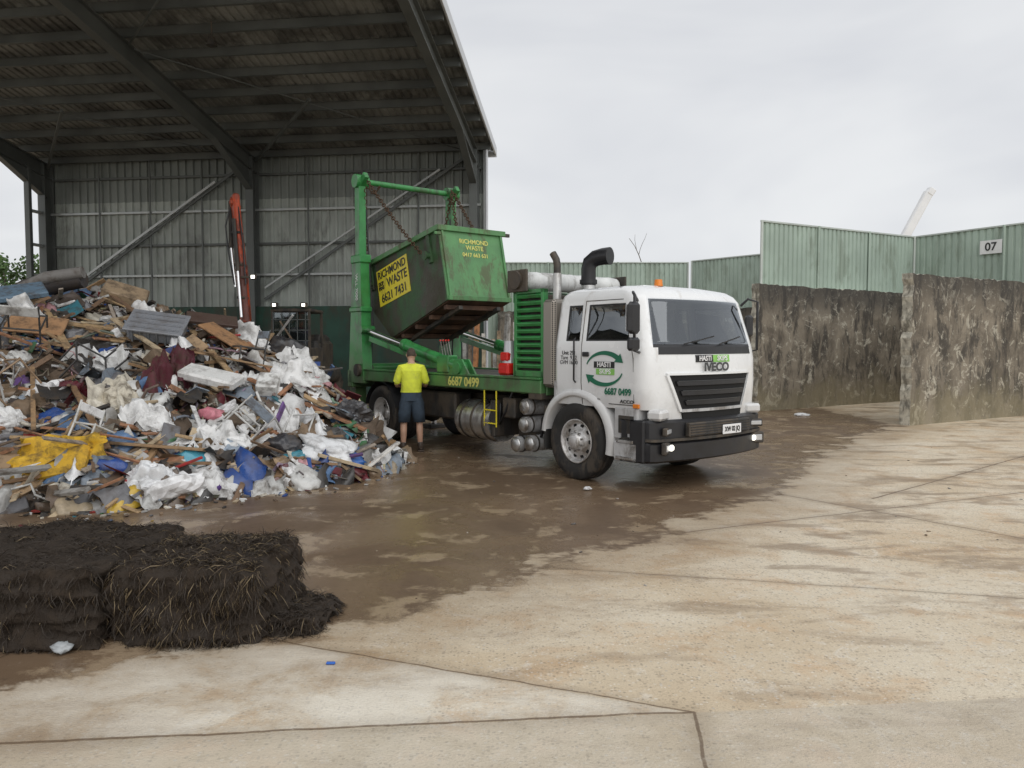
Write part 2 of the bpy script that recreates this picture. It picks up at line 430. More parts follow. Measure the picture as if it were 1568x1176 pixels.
for y in(-.55,.55):
    b.box((-.25,.3),(y-.26,y+.26),(1.35,1.5),SEAT,.05); b.box((-.27,-.12),(y-.25,y+.25),(1.45,2.05),SEAT,.05,Euler((0,-.12,0)))
    b.box((-.28,-.18),(y-.13,y+.13),(2.07,2.25),SEAT,.04)
b.box((.75,1.12),(-1.0,1.0),(1.1,1.74),CHASS,.05)
b.box((.93,1.10),(.15,.55),(1.745,1.76),WHITE2,.0)
for i in range(20):
    t=2*math.pi*i/20;t2=2*math.pi*(i+1)/20
    cx=Vector((.62,-.55,1.8)); e=lambda t:cx+Vector((math.sin(t)*.1,math.cos(t)*.21,math.sin(t)*.18))
    b.cyl(e(t),e(t2),.015,BLACK,seg=6,caps=False)
b.cyl((.62,-.55,1.8),(.85,-.55,1.6),.025,BLACK)
b.done('cab_interior',truck)
b=B()
fpanel(b,(-.93,-.92),(.93,.92),1.675,1.76,.006,BLACK)
fpanel(b,(-.60,-.80),(.60,.80),1.0,1.42,.008,HOLE,nz=5)
for k,zz in enumerate((1.05,1.17,1.29)):
    wdt=.54+.07*k
    fpanel(b,(-wdt,-wdt-.03),(wdt,wdt+.03),zz,zz+.055,.035,BLACK)
    fpanel(b,(-wdt,-wdt-.01),(wdt,wdt+.01),zz+.055,zz+.061,.04,BADGE,nz=1)
fpanel(b,(-.62,-.6),(.62,.6),.965,1.0,.04,GREYP,nz=1)
fpanel(b,(-.58,-.6),(.58,.6),.875,.962,.02,HOLE,nz=1)
for s in(-1,1):
    fpanel(b,(s*.62-.02,s*.83-.02),(s*.62+.02,s*.83+.02),.97,1.42,.03,WHITE,ny=2)
    # indicator lamps at the cab corner and vertical corner seams
    b.box((1.02,1.12),(s*1.135-.012,s*1.135+.012),(1.02,1.07),ORANGE,.005)
fpanel(b,(-.83,-.84),(.83,.84),1.42,1.445,.03,WHITE,nz=1)
fpanel(b,(-.95,-.95),(.95,.95),.86,1.0,.0,WHITE,th=.06)
def bump_strip(z0,z1,off,mt,y0=-1.17,y1=1.17,ny=40):
    prof=[(z0,off-.06),(z0+.03,off),(z1-.03,off),(z1,off-.05)]
    vs=[];fs=[]
    for i in range(ny+1):
        y=y0+(y1-y0)*i/ny; a=abs(y)
        x=1.46-.11*(a/.95)**2 if a<.95 else 1.35-( .22-math.sqrt(max(0,.0484-(a-.95)**2)))
        for z,o in prof: vs.append((x+o,y,z))
    for i in range(ny):
        for j in range(3): fs.append((i*4+j,(i+1)*4+j,(i+1)*4+j+1,i*4+j+1))
    b.add(vs,fs,mt,False)
    b.add([(x-.25,y,z) for x,y,z in vs],fs,mt,False)
    for j in(0,3):
        b.add([vs[i*4+j] for i in range(ny+1)]+[(vs[i*4+j][0]-.25,vs[i*4+j][1],vs[i*4+j][2]) for i in range(ny+1)],[(i,i+1,i+2+ny,i+1+ny) for i in range(ny)],mt)
bump_strip(.36,.62,0,BLACK)
bump_strip(.62,.88,-.02,BLACK)
bump_strip(.63,.655,.012,CHASS)
for s in(-1,1):
    b.box((.98,1.22),(s*1.14-.03,s*1.14+.03),(.36,.88),BLACK,.02)
    ang=s*.42; D=Euler((0,0,-ang))
    def onb(yc,zc,w_,h_,dx,mt,bv=.015):
        xm=1.46-.11*(min(yc,.95)/.95)**2-(max(0,yc-.95))*.6
        b.mbox(Matrix.Translation((xm+dx,s*yc,zc))@D.to_matrix().to_4x4(),(.06,w_,h_),mt,bv)
    onb(.90,.545,.27,.15,-.010,CHASS); onb(.90,.545,.22,.105,-.002,LENS,.02); onb(.93,.545,.10,.075,.003,LAMP,.02); onb(.84,.545,.07,.075,.003,LAMP,.02)
    onb(.88,.745,.26,.10,-.02,CHASS); onb(.88,.745,.22,.065,-.013,LENS,.012)
    b.box((1.14,1.34),(s*.93-.13,s*.93+.13),(.875,1.0),WHITE,.03,Euler((0,0,-s*.3)))
b.box((1.40,1.475),(-.62,.62),(.67,.84),CHASS,.01)
for k in range(5): b.box((1.47,1.482),(-.6,.6),(.685+k*.032,.695+k*.032),BLACK,.003)
b.box((1.48,1.492),(.02,.40),(.66,.78),WTXT,.004)
for s in(-1,1):
    y0,y1=(s*1.0-.14,s*1.0+.14)
    b.box((.70,1.1),(y0,y1),(.62,1.02),GREYP,.02)
    b.box((.72,1.12),(s*1.03-.14,s*1.03+.14),(.36,.60),GREYP,.02)
    b.box((.78,1.06),(s*1.155-.03,s*1.155+.03),(.585,.625),STEEL,.005)
    b.box((.78,1.06),(s*1.165-.03,s*1.165+.03),(.385,.42),STEEL,.005)
    b.box((.78,1.04),(s*1.14-.006,s*1.14+.006),(.70,.92),CHASS,.01)
    vs=[];fs=[];n=26
    for i in range(n+1):
        t=math.radians(172-182*i/n); ex=1+.06*math.sin(t)
        for (r,y) in((.585,.72),(.585,1.155),(.60,1.17),(.66,1.16),(.70,1.12),(.70,.72)):
            vs.append((r*math.cos(t)*ex,s*y,.515+r*math.sin(t)*1.03))
    for i in range(n):
        for j in range(5): fs.append((i*6+j,(i+1)*6+j,(i+1)*6+j+1,i*6+j+1))
    b.add(vs,fs,WHITE,True)
    b.add(vs[:6],[(0,1,2,3,4,5)],WHITE); b.add(vs[-6:],[(0,1,2,3,4,5)],WHITE)
    b.box((-.42,-.36),(s*.95-.2,s*.95+.2),(1.0,1.3),GREYP,.01)
    b.box((-.62,-.58),(s*.95-.2,s*.95+.2),(.35,.95),RUBBER,.005)
    ym=1.32 if s<0 else 1.15
    b.tube([(1.0,s*1.05,2.33),(1.10,s*(ym-.08),2.42),(1.2,s*ym,2.38),(1.2,s*ym,1.72),(1.1,s*1.12,1.70)],.018,BLACK,8)
    if s<0:
        b.box((1.15,1.24),(s*1.33-.10,s*1.33+.10),(1.92,2.30),BLACK,.04)
        b.box((1.15,1.24),(s*1.33-.09,s*1.33+.09),(1.72,1.88),BLACK,.03)
        b.box((1.143,1.148),(s*1.33-.08,s*1.33+.08),(1.95,2.27),LENS,.0)
    else:
        b.box((1.02,1.10),(s*1.16-.07,s*1.16+.07),(1.90,2.2),BLACK,.03)
for y0,y1 in((-.55,.05),(.1,.7)):
    z0=1.80; p=(fx(y0,z0)+.03,y0,z0); q=(fx(y1,1.92)+.015,y1,1.90)
    b.beam(p,q,.014,.014,BLACK,0)
b.cyl((.55,-.15,2.525),(.55,-.15,2.57),.07,BLACK); b.cyl((.55,-.15,2.57),(.55,-.15,2.66),.06,ORANGE,r2=.05)
b.box((.35,.6),(-.5,.5),(2.535,2.57),WHITE,.01)
b.done('cab_front_fittings',truck)
b=B()
def sp_(x,z): return Vector((x,-lerpt(z,ZT,HW)-.002,z))
def seam(pts,w=.009):
    for p,q in zip(pts[:-1],pts[1:]): b.beam(sp_(*p),sp_(*q),.006,w,CHASS,0)
seam([(.12,1.02),(.12,1.3),(.12,1.62),(.12,1.80),(.125,2.36)]); seam([(.125,2.36),(.78,2.36)]); seam([(1.03,1.08),(1.03,1.62),(.98,1.80)]); seam([(.12,1.1),(.45,1.1)]);seam([(.6,1.05),(1.03,1.05)])
b.box((.15,.27),(-1.175,-1.15),(1.64,1.70),BLACK,.01)
b.tube([(.02,-1.16,1.3),(.02,-1.19,1.33),(.02,-1.19,1.85),(.02,-1.16,1.88)],.012,BLACK,6)
def arrow(a0,a1,mt,cx=.54,cz=1.49,ra=.32,rb=.20,wd=.035):
    n=18;vs=[];fs=[]
    for i in range(n+1):
        t=math.radians(a0+(a1-a0)*i/n); k=wd*(.25+.75*i/n)
        for d in(-k,k): vs.append((cx+(ra+d)*math.cos(t),-1.1565,cz+(rb+d)*math.sin(t)))
    for i in range(n): fs.append((2*i,2*i+2,2*i+3,2*i+1))
    t=math.radians(a1); s=1 if a1>a0 else -1; T=Vector((-math.sin(t)*ra,0,math.cos(t)*rb)).normalized()*s; Nn=Vector((math.cos(t),0,math.sin(t)))
    c=Vector((cx+ra*math.cos(t),-1.1565,cz+rb*math.sin(t)))
    k=len(vs); vs+=[c+Nn*.075,c-Nn*.075,c+T*.12]; fs.append((k,k+1,k+2))
    b.add(vs,fs,mt)
arrow(165,45,DGTX); arrow(-15,-135,DGTX)
b.box((.36,.72),(-1.158,-1.154),(1.50,1.58),BTXT,0); b.box((.40,.72),(-1.158,-1.154),(1.415,1.49),LGTX,0)
b.done('door_details',truck,recalc=False)
SX=(1,0,0);UZ=(0,0,1)
text('door_logo_upper','HASTI',truck,(.54,-1.16,1.54),SX,UZ,.09,WTXT,bold=.002)
text('door_logo_lower','SKIPS',truck,(.56,-1.16,1.453),SX,UZ,.085,WTXT,bold=.002)
text('door_phone','6687 0499',truck,(.77,-1.150,1.205),SX,UZ,.118,DGTX,bold=.003,sx=.9)
text('door_small','ACCO',truck,(.92,-1.143,1.09),SX,UZ,.06,BTXT,bold=.001,sx=1.3)
text('door_specs','Unit 291\nTare  9.52\nGVM 16.00',truck,(-.12,-1.152,1.62),SX,UZ,.075,BTXT)
b=B()
fpanel(b,(-.36,-.36),(-.04,-.04),1.575,1.665,.008,BTXT,nz=1,ny=6); fpanel(b,(-.03,-.03),(.32,.32),1.575,1.665,.008,LGTX,nz=1,ny=6)
b.done('front_sticker',truck)
YY=(0,1,0)
text('front_logo_left','HASTI',truck,(fx(0,1.62)+.012,-.20,1.62),YY,UZ,.09,WTXT,bold=.002)
text('front_logo_right','SKIPS',truck,(fx(0,1.62)+.012,.145,1.62),YY,UZ,.09,WTXT,bold=.002)
text('maker_badge','IVECO',truck,(fx(0,1.45)+.03,0,1.51),YY,UZ,.145,BADGE,bold=.006,sx=1.2)
text('number_plate_text','XW 02 JQ',truck,(1.495,.21,.72),YY,UZ,.085,BTXT,bold=.002,sx=.85)
tyre=[(.29,-.115),(.34,-.14),(.42,-.15),(.49,-.14),(.51,-.115),(.517,-.09),(.517,-.055),(.505,-.05),(.505,-.035),(.517,-.03),(.517,.03),(.505,.035),(.505,.05),(.517,.055),(.517,.09),(.51,.115),(.49,.14),(.42,.15),(.34,.14),(.29,.115)]
def wheel(x,y,s,front):
    b=B(); c=(x,y,.517)
    b.lathe(tyre,c,RUBBER,48,s)
    if front: rp=[(.295,.12),(.295,.135),(.275,.13),(.265,.07),(.25,.055),(.165,.10),(.14,.125),(.105,.13),(.10,.17),(.07,.19),(.0,.19)]
    else: rp=[(.295,.12),(.295,.135),(.275,.12),(.262,-.03),(.245,-.05),(.17,-.03),(.15,-.06),(.105,-.05),(.10,.05),(.08,.07),(0,.07)]
    b.lathe(rp,c,RIM,40,s)
    b.lathe([(.29,-.12),(.27,-.1),(0,-.1)],c,CHASS,24,s)
    for k in range(10):
        t=2*math.pi*k/10
        yy=.08 if front else -.036
        p=Vector((x+.207*math.cos(t),y+s*(yy-.02),.517+.207*math.sin(t)))
        b.cyl(p,p+Vector((0,s*.024,0)),.027,HOLE,seg=12)
        t+=.3; yl=.125 if front else -.05
        p=Vector((x+.13*math.cos(t),y+s*(yl-.01),.517+.13*math.sin(t)))
        b.cyl(p,p+Vector((0,s*.045,0)),.014,STEEL,seg=6)
    b.done('wheel',truck)
for s in(-1,1):
    wheel(0,s*1.0,s,True); wheel(-5.3,s*.98,s,False); wheel(-5.3,s*.66,s,False)
b=B()
for s in(-1,1):
    b.box((-6.5,.9),(s*.42-.04,s*.42+.04),(.72,.98),CHASS,.01)
b.cyl((0,-.9,.517),(0,.9,.517),.06,CHASS); b.cyl((-5.3,-.9,.517),(-5.3,.9,.517),.08,CHASS); b.ball((-5.3,0,.53),.24,CHASS)
b.cyl((-.5,0,.6),(-5.2,0,.55),.05,CHASS)
for s in(-1,1):
    b.beam((-5.9,s*.45,.75),(-4.6,s*.45,.75),.08,.1,CHASS)
    b.beam((-.6,s*.5,.62),(.6,s*.5,.62),.08,.05,CHASS)
b.box((-.5,.8),(-.4,.4),(.45,1.0),CHASS,.05)
b.cyl((-2.85,-.82,.60),(-1.95,-.82,.60),.31,STEEL,seg=28)
for x in(-2.7,-2.4,-2.1): b.cyl((x-.02,-.82,.6),(x+.02,-.82,.6),.322,CHASS,seg=28)
b.box((-1.93,-1.83),(-1.1,-.5),(.4,.95),CHASS,.01)
b.cyl((-2.2,-.95,.88),(-2.2,-.99,.95),.05,BLACK)
for x,z in((-1.1,.90),(-1.12,.64),(-1.0,.38),(-1.3,.34)):
    r=.115
    b.cyl((x,-1.1,z),(x,-.55,z),r,GREYP,seg=20); b.ball((x,-1.1,z),(r,.05,r),STEEL)
    b.cyl((x,-1.02,z),(x,-1.0,z),r+.012,CHASS,seg=20); b.cyl((x,-.7,z),(x,-.68,z),r+.012,CHASS,seg=20)
b.box((-1.75,-.7),(-.7,-.5),(.3,1.0),CHASS,.02)
b.box((-1.7,-1.4),(-1.05,-.6),(.7,1.0),CHASS,.02)
b.box((-4.4,-3.1),(-.95,-.6),(.55,1.0),CHASS,.03)
b.tube([(-.7,-.9,.9),(-.85,-.98,.75),(-.9,-.95,.5),(-1.1,-.9,.3)],.02,BLACK,8)
b.tube([(-1.5,-1.0,1.1),(-1.6,-1.06,.8),(-1.75,-1.05,.6),(-1.8,-1.0,.9)],.018,BLACK,8)
b.cyl((-2.5,.8,.6),(-1.4,.8,.6),.3,STEEL,seg=24)
b.done('chassis',truck)
b=B()
for s in(-1,1):
    b.box((-6.4,-.72),(s*1.08-.05,s*1.08+.05),(1.10,1.30),GREEN,.015)
    b.box((-6.4,-.72),(s*1.08-.065,s*1.08+.065),(1.30,1.33),GREEN,.005)
    vs=[];fs=[];n=14
    for i in range(n+1):
        t=math.radians(165-150*i/n)
        for y in(.5,1.14): vs.append((-5.3+.60*math.cos(t),s*y,.5+.60*math.sin(t)))
    fs=[(2*i,2*i+2,2*i+3,2*i+1) for i in range(n)]
    b.add(vs,fs,BLACK,True)
b.box((-6.35,-.75),(-1.02,1.02),(1.26,1.30),CHASS,.005)
for k in range(12): b.box((-6.3+k*.5,-6.2+k*.5),(-1.03,1.03),(1.08,1.25),GREEN,.01)
b.box((-6.6,-6.4),(-1.15,1.15),(.95,1.3),GREEN,.02)
b.box((-1.0,-.72),(-1.12,-.8),(1.02,1.12),CHASS,.01)
for x in(-2.05,-1.75): b.beam((x,-1.12,1.1),(x,-1.12,.55),.02,.02,YEL)
b.beam((-2.05,-1.12,.6),(-1.75,-1.12,.6),.02,.02,YEL); b.beam((-2.05,-1.12,.8),(-1.75,-1.12,.8),.02,.02,YEL)
b.box((-1.42,-1.36),(-1.05,-.95),(1.33,2.58),GREEN,.01); b.box((-.82,-.76),(-1.05,-.95),(1.33,2.58),GREEN,.01)
b.box((-1.42,-.76),(-1.05,-.95),(2.52,2.58),GREEN,.01); b.box((-1.42,-.76),(-1.05,-.95),(1.33,1.42),GREEN,.01)
b.box((-1.38,-.80),(-.96,.96),(1.33,2.5),CHASS,.01)
for k in range(11):
    z=1.46+k*.1; b.box((-1.36,-.82),(-1.05,-1.0),(z,z+.055),GREEN,.008,Euler((.5,0,0)))
b.box((-1.42,-1.36),(.95,1.05),(1.33,2.58),GREEN,.01); b.box((-1.42,-.76),(.95,1.05),(2.5,2.58),GREEN,.01)
b.box((-1.44,-1.38),(-1.05,1.05),(1.33,1.6),GREEN,.01); b.box((-1.44,-1.38),(-1.05,1.05),(2.4,2.58),GREEN,.01)
b.box((-3.35,-3.0),(-1.15,-.95),(1.33,1.62),GREEN,.02)
for k in range(4): b.cyl((-3.3+k*.08,-1.05,1.62),(-3.3+k*.08,-1.1,1.85),.008,STEEL,seg=6); b.ball((-3.3+k*.08,-1.1,1.86),.02,REDL,1)
b.box((-1.75,-1.5),(-1.1,-.85),(1.34,1.52),REDL,.03); b.cyl((-1.62,-.97,1.52),(-1.62,-.97,1.85),.1,LENS,r2=.08)
b.box((-1.72,-1.54),(-1.08,-.9),(1.55,1.68),REDL,.02)
b.box((-1.6,-1.48),(-.9,-.78),(1.3,2.2),GREEN,.01); b.box((-1.6,-1.48),(.78,.9),(1.3,2.2),GREEN,.01)
b.done('deck',truck)
text('deck_phone','6687 0499',truck,(-2.60,-1.134,1.20),SX,UZ,.20,YTXT,bold=.005)
PERF,nt,p=newmat('perforated_guard'); c_=OBJ(nt)
vv=nt.nodes.new('ShaderNodeTexVoronoi'); vv.inputs['Scale'].default_value=38; vv.inputs['Randomness'].default_value=0; nt.links.new(c_,vv.inputs['Vector'])
put(nt,p.inputs['Base Color'],mixc(nt,SS(nt,vv.outputs['Distance'],.36,.44),(.01,.01,.01),(.35,.32,.28))); p.inputs['Metallic'].default_value=.6; p.inputs['Roughness'].default_value=.45
b=B()
b.box((-.72,-.46),(-1.12,-.80),(1.2,2.42),PERF,.05)
b.cyl((-.58,-.95,2.35),(-.58,-.95,2.78),.06,STEEL,seg=20); b.tube([(-.58,-.95,2.76),(-.58,-.95,2.90),(-.60,-.95,2.97),(-.66,-.96,3.06)],.05,CHASS,14)
b.cyl((-.58,-.35,1.6),(-.58,-.35,2.7),.1,STEEL,seg=20)
b.tube([(-.58,-.35,2.64),(-.58,-.35,2.88),(-.56,-.34,2.96),(-.48,-.31,3.02),(-.36,-.27,3.04),(-.26,-.24,3.04)],[.105,.105,.11,.115,.12,.125],BLACK,18)
b.cyl((-.58,-.35,2.66),(-.58,-.35,2.72),.125,BLACK)
b.cyl((-.58,.1,1.4),(-.58,.1,2.5),.18,CHASS,seg=20)
b.done('exhaust_stack',truck)
TARP=mat('tarp_fabric',(.62,.63,.62),.7,0,.15,4,.5,20,(.2,.19,.17),.4,3)
b=B()
n=26
b.tube([(-1.28,-1.05+1.95*i/n,2.72) for i in range(n+1)],[.135+.012*noise.noise(Vector((i*.9,0,0))) for i in range(n+1)],TARP,18)
for y in(-1.09,.94):
    b.box((-1.5,-1.06),(y-.02,y+.02),(2.55,2.87),CHASS,.01)
b.cyl((-1.28,-1.1,2.72),(-1.28,-1.15,2.72),.13,CHASS,seg=20)
b.done('tarp_roll',truck)
b=B()
for s in(-1,1):
    y=s*1.05
    b.prism([(-6.55,1.05),(-5.92,1.05),(-5.98,2.1),(-6.0,3.5),(-6.33,3.5),(-6.45,2.1)],y-.1,y+.1,GREEN)
    b.box((-6.27,-6.07),(y-.075,y+.075),(3.3,4.9),GREEN,.015)
    b.box((-6.38,-5.96),(y-.12,y+.12),(3.36,3.52),GREEN,.02)
    b.box((-6.45,-5.94),(y-.125,y+.125),(2.42,2.52),GREEN,.02)
    b.cyl((-6.15,y-.13,4.93),(-6.15,y+.13,4.93),.13,GREEN,seg=20)
    b.beam((-6.15,y,4.85),(-5.92,y,5.02),.09,.13,GREEN)
    b.cyl((-6.1,y-.16,1.3),(-6.1,y+.16,1.3),.12,CHASS,seg=16)
    a=Vector((-5.95,y,2.08)); c=Vector((-2.75,y,1.42)); d=c-a
    b.cyl(a+d*.45,c,.095,GREEN,seg=18); b.cyl(a,a+d*.46,.05,CHROME,seg=16)
    b.cyl(a-Vector((0,.14,0)),a+Vector((0,.14,0)),.075,GREEN); b.cyl(c-Vector((0,.12,0)),c+Vector((0,.12,0)),.1,GREEN)
    b.cyl(a+d*.44,a+d*.48,.11,GREEN,seg=18)
    b.beam(a+d*.05+Vector((0,0,-.14)),a+d*.9+Vector((0,0,-.12)),.09,.1,GREEN)
    b.prism([(-3.05,1.32),(-2.45,1.32),(-2.65,1.56),(-2.85,1.56)],y-.08,y-.05,GREEN); b.prism([(-3.05,1.32),(-2.45,1.32),(-2.65,1.56),(-2.85,1.56)],y+.05,y+.08,GREEN)
    b.cyl((-6.5,y,1.5),(-6.38,y,3.4),.03,CHROME); b.tube([(-6.0,y-s*.1,1.3),(-5.93,y-s*.12,2.2),(-5.98,y-s*.1,3.0),(-6.08,y-s*.08,4.4)],.014,BLACK,6)
    b.box((-6.75,-6.5),(s*.9-.12,s*.9+.12),(.35,1.4),GREEN,.01); b.cyl((-6.62,s*.9,.08),(-6.62,s*.9,.5),.06,CHROME); b.box((-6.8,-6.45),(s*.9-.2,s*.9+.2),(0.0,.08),CHASS,.01)
b.cyl((-6.15,-1.15,4.93),(-6.15,1.15,4.93),.055,GREEN,seg=16)
b.cyl((-6.1,-1.0,1.35),(-6.1,1.0,1.35),.08,GREEN)
b.done('lift_arms',truck)
text('arm_text','WLL 7000',truck,(-6.16,-1.155,2.9),(0,0,-1),(1,0,0),.12,WTXT)
def chain(b,p,q,sag=.0,L=.085,r=.011):
    p=Vector(p);q=Vector(q);n=max(2,int((q-p).length/(L*.8)))
    for i in range(n):
        t=(i+.5)/n; c=p.lerp(q,t)+Vector((0,0,-sag*4*t*(1-t)))
        t1=t+.01; c1=p.lerp(q,t1)+Vector((0,0,-sag*4*t1*(1-t1)))
        d=(c1-c).normalized(); o=d.orthogonal().normalized(); o2=d.cross(o)
        s_=o if i%2 else o2
        k=L*.5; wd=.024
        ring=[c+d*k*math.cos(a)+s_*wd*math.sin(a)*1.3 for a in [2*math.pi*j/8 for j in range(8)]]
        for j in range(8): b.cyl(ring[j],ring[(j+1)%8],r,CHAIN,seg=5,caps=False)
# skip bin
skip=empty('skip_bin',(TX,TY,0),TR)
def ky(y): return y*.82-.13
b=B()
PF=[(-3.80,3.80),(-6.57,3.32),(-6.47,2.68),(-5.42,1.92),(-3.51,2.56)]
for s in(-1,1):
    mt=SKIPSH
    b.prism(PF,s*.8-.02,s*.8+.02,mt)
    for t in(.12,.88):
        a=Vector((PF[0][0],s*.84,PF[0][1])).lerp(Vector((PF[1][0],s*.84,PF[1][1])),t); d=Vector((.2,0,-.97))
        b.beam(a,a+d*.55,.05,.1,SKIPSH)
        b.cyl(a+d*.42,a+d*.42+Vector((0,s*.13,0)),.05,SKIPSH); b.cyl(a+d*.42+Vector((0,s*.12,0)),a+d*.42+Vector((0,s*.15,0)),.08,SKIPSH)
def plate(p,q,mt,th=.035,w=1.6,off=0): b.beam((p[0],0,p[1]),(q[0],0,q[1]),w,th,mt,0)
plate(PF[0],PF[4],SKIPG,w=1.66); plate(PF[1],PF[2],SKIPG); plate(PF[2],PF[3],SKIPSH); plate(PF[3],PF[4],RUSTBROWN,w=1.58)
b.beam((PF[0][0],-.84,PF[0][1]),(PF[1][0],-.84,PF[1][1]),.09,.09,SKIPG); b.beam((PF[0][0],.84,PF[0][1]),(PF[1][0],.84,PF[1][1]),.09,.09,SKIPG)
b.beam((PF[0][0]+.03,-.89,PF[0][1]),(PF[0][0]+.03,.89,PF[0][1]),.09,.09,SKIPG); b.beam((PF[1][0]-.03,-.89,PF[1][1]),(PF[1][0]-.03,.89,PF[1][1]),.09,.09,SKIPG)
b.beam((PF[0][0]+.04,-.95,PF[0][1]-.1),(PF[0][0]+.04,-.80,PF[0][1]-.1),.05,.05,SKIPG)
b.beam((PF[0][0]+.04,.80,PF[0][1]-.02),(PF[0][0]+.04,1.02,PF[0][1]-.02),.05,.06,CHASS)
e=Vector((PF[4][0]-PF[0][0],0,PF[4][1]-PF[0][1])); 
nrm=Vector((.974,0,.227))
for y in(-.77,.77): b.beam(Vector((PF[0][0],y,PF[0][1]))+nrm*.03,Vector((PF[4][0],y,PF[4][1]))+nrm*.03,.05,.04,SKIPG)
pb=Vector((PF[4][0],0,PF[4][1]))
b.beam(pb+Vector((.01,-.82,.03)),pb+Vector((.01,.82,.03)),.07,.08,SKIPG)
for t in(.1,.35,.6,.85):
    a=Vector((PF[4][0],0,PF[4][1])).lerp(Vector((PF[3][0],0,PF[3][1])),t)+Vector((.02,0,-.06))
    b.beam(a+Vector((0,-.76,0)),a+Vector((0,.76,0)),.09,.08,RUSTBROWN)
for y in(-.5,.5):
    b.beam((PF[4][0]+.0,y,PF[4][1]-.13),(PF[3][0]+.03,y,PF[3][1]-.12),.1,.07,CHASS)
ang=math.radians(13); Xs=Vector((math.cos(ang),0,math.sin(ang))); Ys=Vector((-math.sin(ang),0,math.cos(ang)))
cS=Vector((-5.36,-.826,2.98))
Mx=Matrix((Xs,Ys,Xs.cross(Ys))).transposed().to_4x4(); Mx.translation=cS
b.mbox(Mx,(1.16,.70,.008),YEL,0)
b.v=[(x,ky(y),z) for x,y,z in b.v]
b.done('bin_body',skip)
cT=Vector((cS.x,ky(cS.y)-.007,cS.z))
def st(t,dx,dy,size,sx=1,mt=BTXT): text('bin_lettering',t,skip,cT+Xs*dx+Ys*dy,Xs,Ys,size,mt,bold=.004,sx=sx)
st('RICHMOND',0,.235,.205,.95); st('WASTE',.16,.02,.24,.95); st('SKIP\nBINS',-.44,.03,.1); st('6621 7431',0,-.225,.225,1.0)
fc=Vector((PF[0][0],ky(0),PF[0][1])); dn=e.normalized()
for t,dd,sz in(('RICHMOND',.22,.115),('WASTE',.33,.115),('0417 663 631',.46,.10)):
    text('bin_end_lettering',t,skip,fc+dn*dd+nrm*.022+Vector((0,.02,0)),(0,1,0),-dn,sz,YTXT,bold=.002)
b=B()
for s in(-1,1):
    yb=ky(s*.95)
    chain(b,(-6.0,s*1.0,4.95),(-4.15,yb,3.35),.05); chain(b,(-6.08,s*1.0,4.92),(-6.15,yb,3.0),.0)
    chain(b,(-6.15,s*.95,5.0),(-5.7,s*.88,4.8),.2)
chain(b,(-6.0,.95,5.0),(-5.2,ky(.9),3.9),.15)
b.done('chains',skip)
# ------------------------------------------------------------------ shed
SR=math.atan2(.1289,-.9917)
shed=empty('waste_shed',(-1.24,27,0),SR)
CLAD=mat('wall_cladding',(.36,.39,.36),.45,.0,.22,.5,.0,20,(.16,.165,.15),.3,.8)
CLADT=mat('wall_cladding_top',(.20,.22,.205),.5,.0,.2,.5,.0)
ROOFU=mat('roof_underside',(.27,.28,.265),.5,.1,.25,.5,.0,10,(.09,.09,.085),.45,.6)
FRAME=mat('frame_steel',(.12,.13,.125),.5,.2,.15,1,0)
GALV=mat('galvanised',(.44,.46,.45),.4,.4,.15,2,0)
FASC=mat('fascia',(.55,.57,.59),.4,.1,.1,1,0)
DGW=mat('shed_pushwall',(.028,.068,.05),.75,0,.35,.9,.3,8,(.05,.055,.04),.5,1.2)
RS=.18; RD=22.
def rz(y): return 8.62+RS*y
def corr(b,p0,p1,z0,z1,mt,pitch=.25,dep=.035,nrm=None):
    p0=Vector((p0[0],p0[1],0));p1=Vector((p1[0],p1[1],0)); d=p1-p0;L=d.length;d.normalize();n=Vector((-d.y,d.x,0))
    pts=[];x=0
    while x<L:
        for fx_,o in((0,0),(.55,0),(.65,dep),(.9,dep)):
            xx=x+fx_*pitch
            if xx<=L: pts.append((xx,o))
        x+=pitch
    pts.append((L,0))
    z0f=z0 if callable(z0) else (lambda t:z0); z1f=z1 if callable(z1) else (lambda t:z1)
    vs=[];fs=[]
    for xx,o in pts:
        q=p0+d*xx+n*o; vs.append((q.x,q.y,z0f(xx/L)));vs.append((q.x,q.y,z1f(xx/L)))
    for i in range(len(pts)-1): fs.append((2*i,2*i+2,2*i+3,2*i+1))
    b.add(vs,fs,mt)
b=B()
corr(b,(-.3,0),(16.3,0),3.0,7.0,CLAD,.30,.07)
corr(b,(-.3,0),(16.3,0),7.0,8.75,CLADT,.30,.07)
b.box((-.35,16.35),(-.25,.28),(0,3.15),DGW,.02)
for z in(4.3,5.4,6.6,7.85): b.box((-.2,16.2),(.09,.19),(z-.045,z+.035),GALV if z in(4.3,6.6) else FRAME,.005)
for x0 in(.15,8.15):
    b.beam((x0+.2,.24,8.2),(x0+7.5,.24,3.4),.05,.10,FRAME)
b.beam((15.6,.34,3.6),(9.4,.34,7.6),.05,.09,GALV)
b.beam((7.6,.34,3.8),(1.2,.34,7.8),.05,.07,GALV)
for k in range(1,8):
    if k!=4: b.box((k*2-.03,k*2+.03),(.20,.23),(3.1,8.5),FRAME,.005)
b.done('back_wall',shed)
b=B()
pts=[];x=-.6
while x<16.6:
    pts+= [(x,0),(x+.13,0),(x+.16,.04),(x+.22,.04)]; x+=.25
vs=[];fs=[]
for x,o in pts: vs.append((x,-.4,rz(-.4)+o)); vs.append((x,RD+.4,rz(RD+.4)+o))
for i in range(len(pts)-1): fs.append((2*i,2*i+2,2*i+3,2*i+1))
b.add(vs,fs,ROOFU)
y=.3
while y<RD+.3:
    z=rz(y); b.box((-.55,16.55),(y-.035,y+.035),(z-.25,z-.02),FRAME,.005); b.box((-.55,16.55),(y-.035,y+.08),(z-.262,z-.25),FRAME,0); y+=1.05
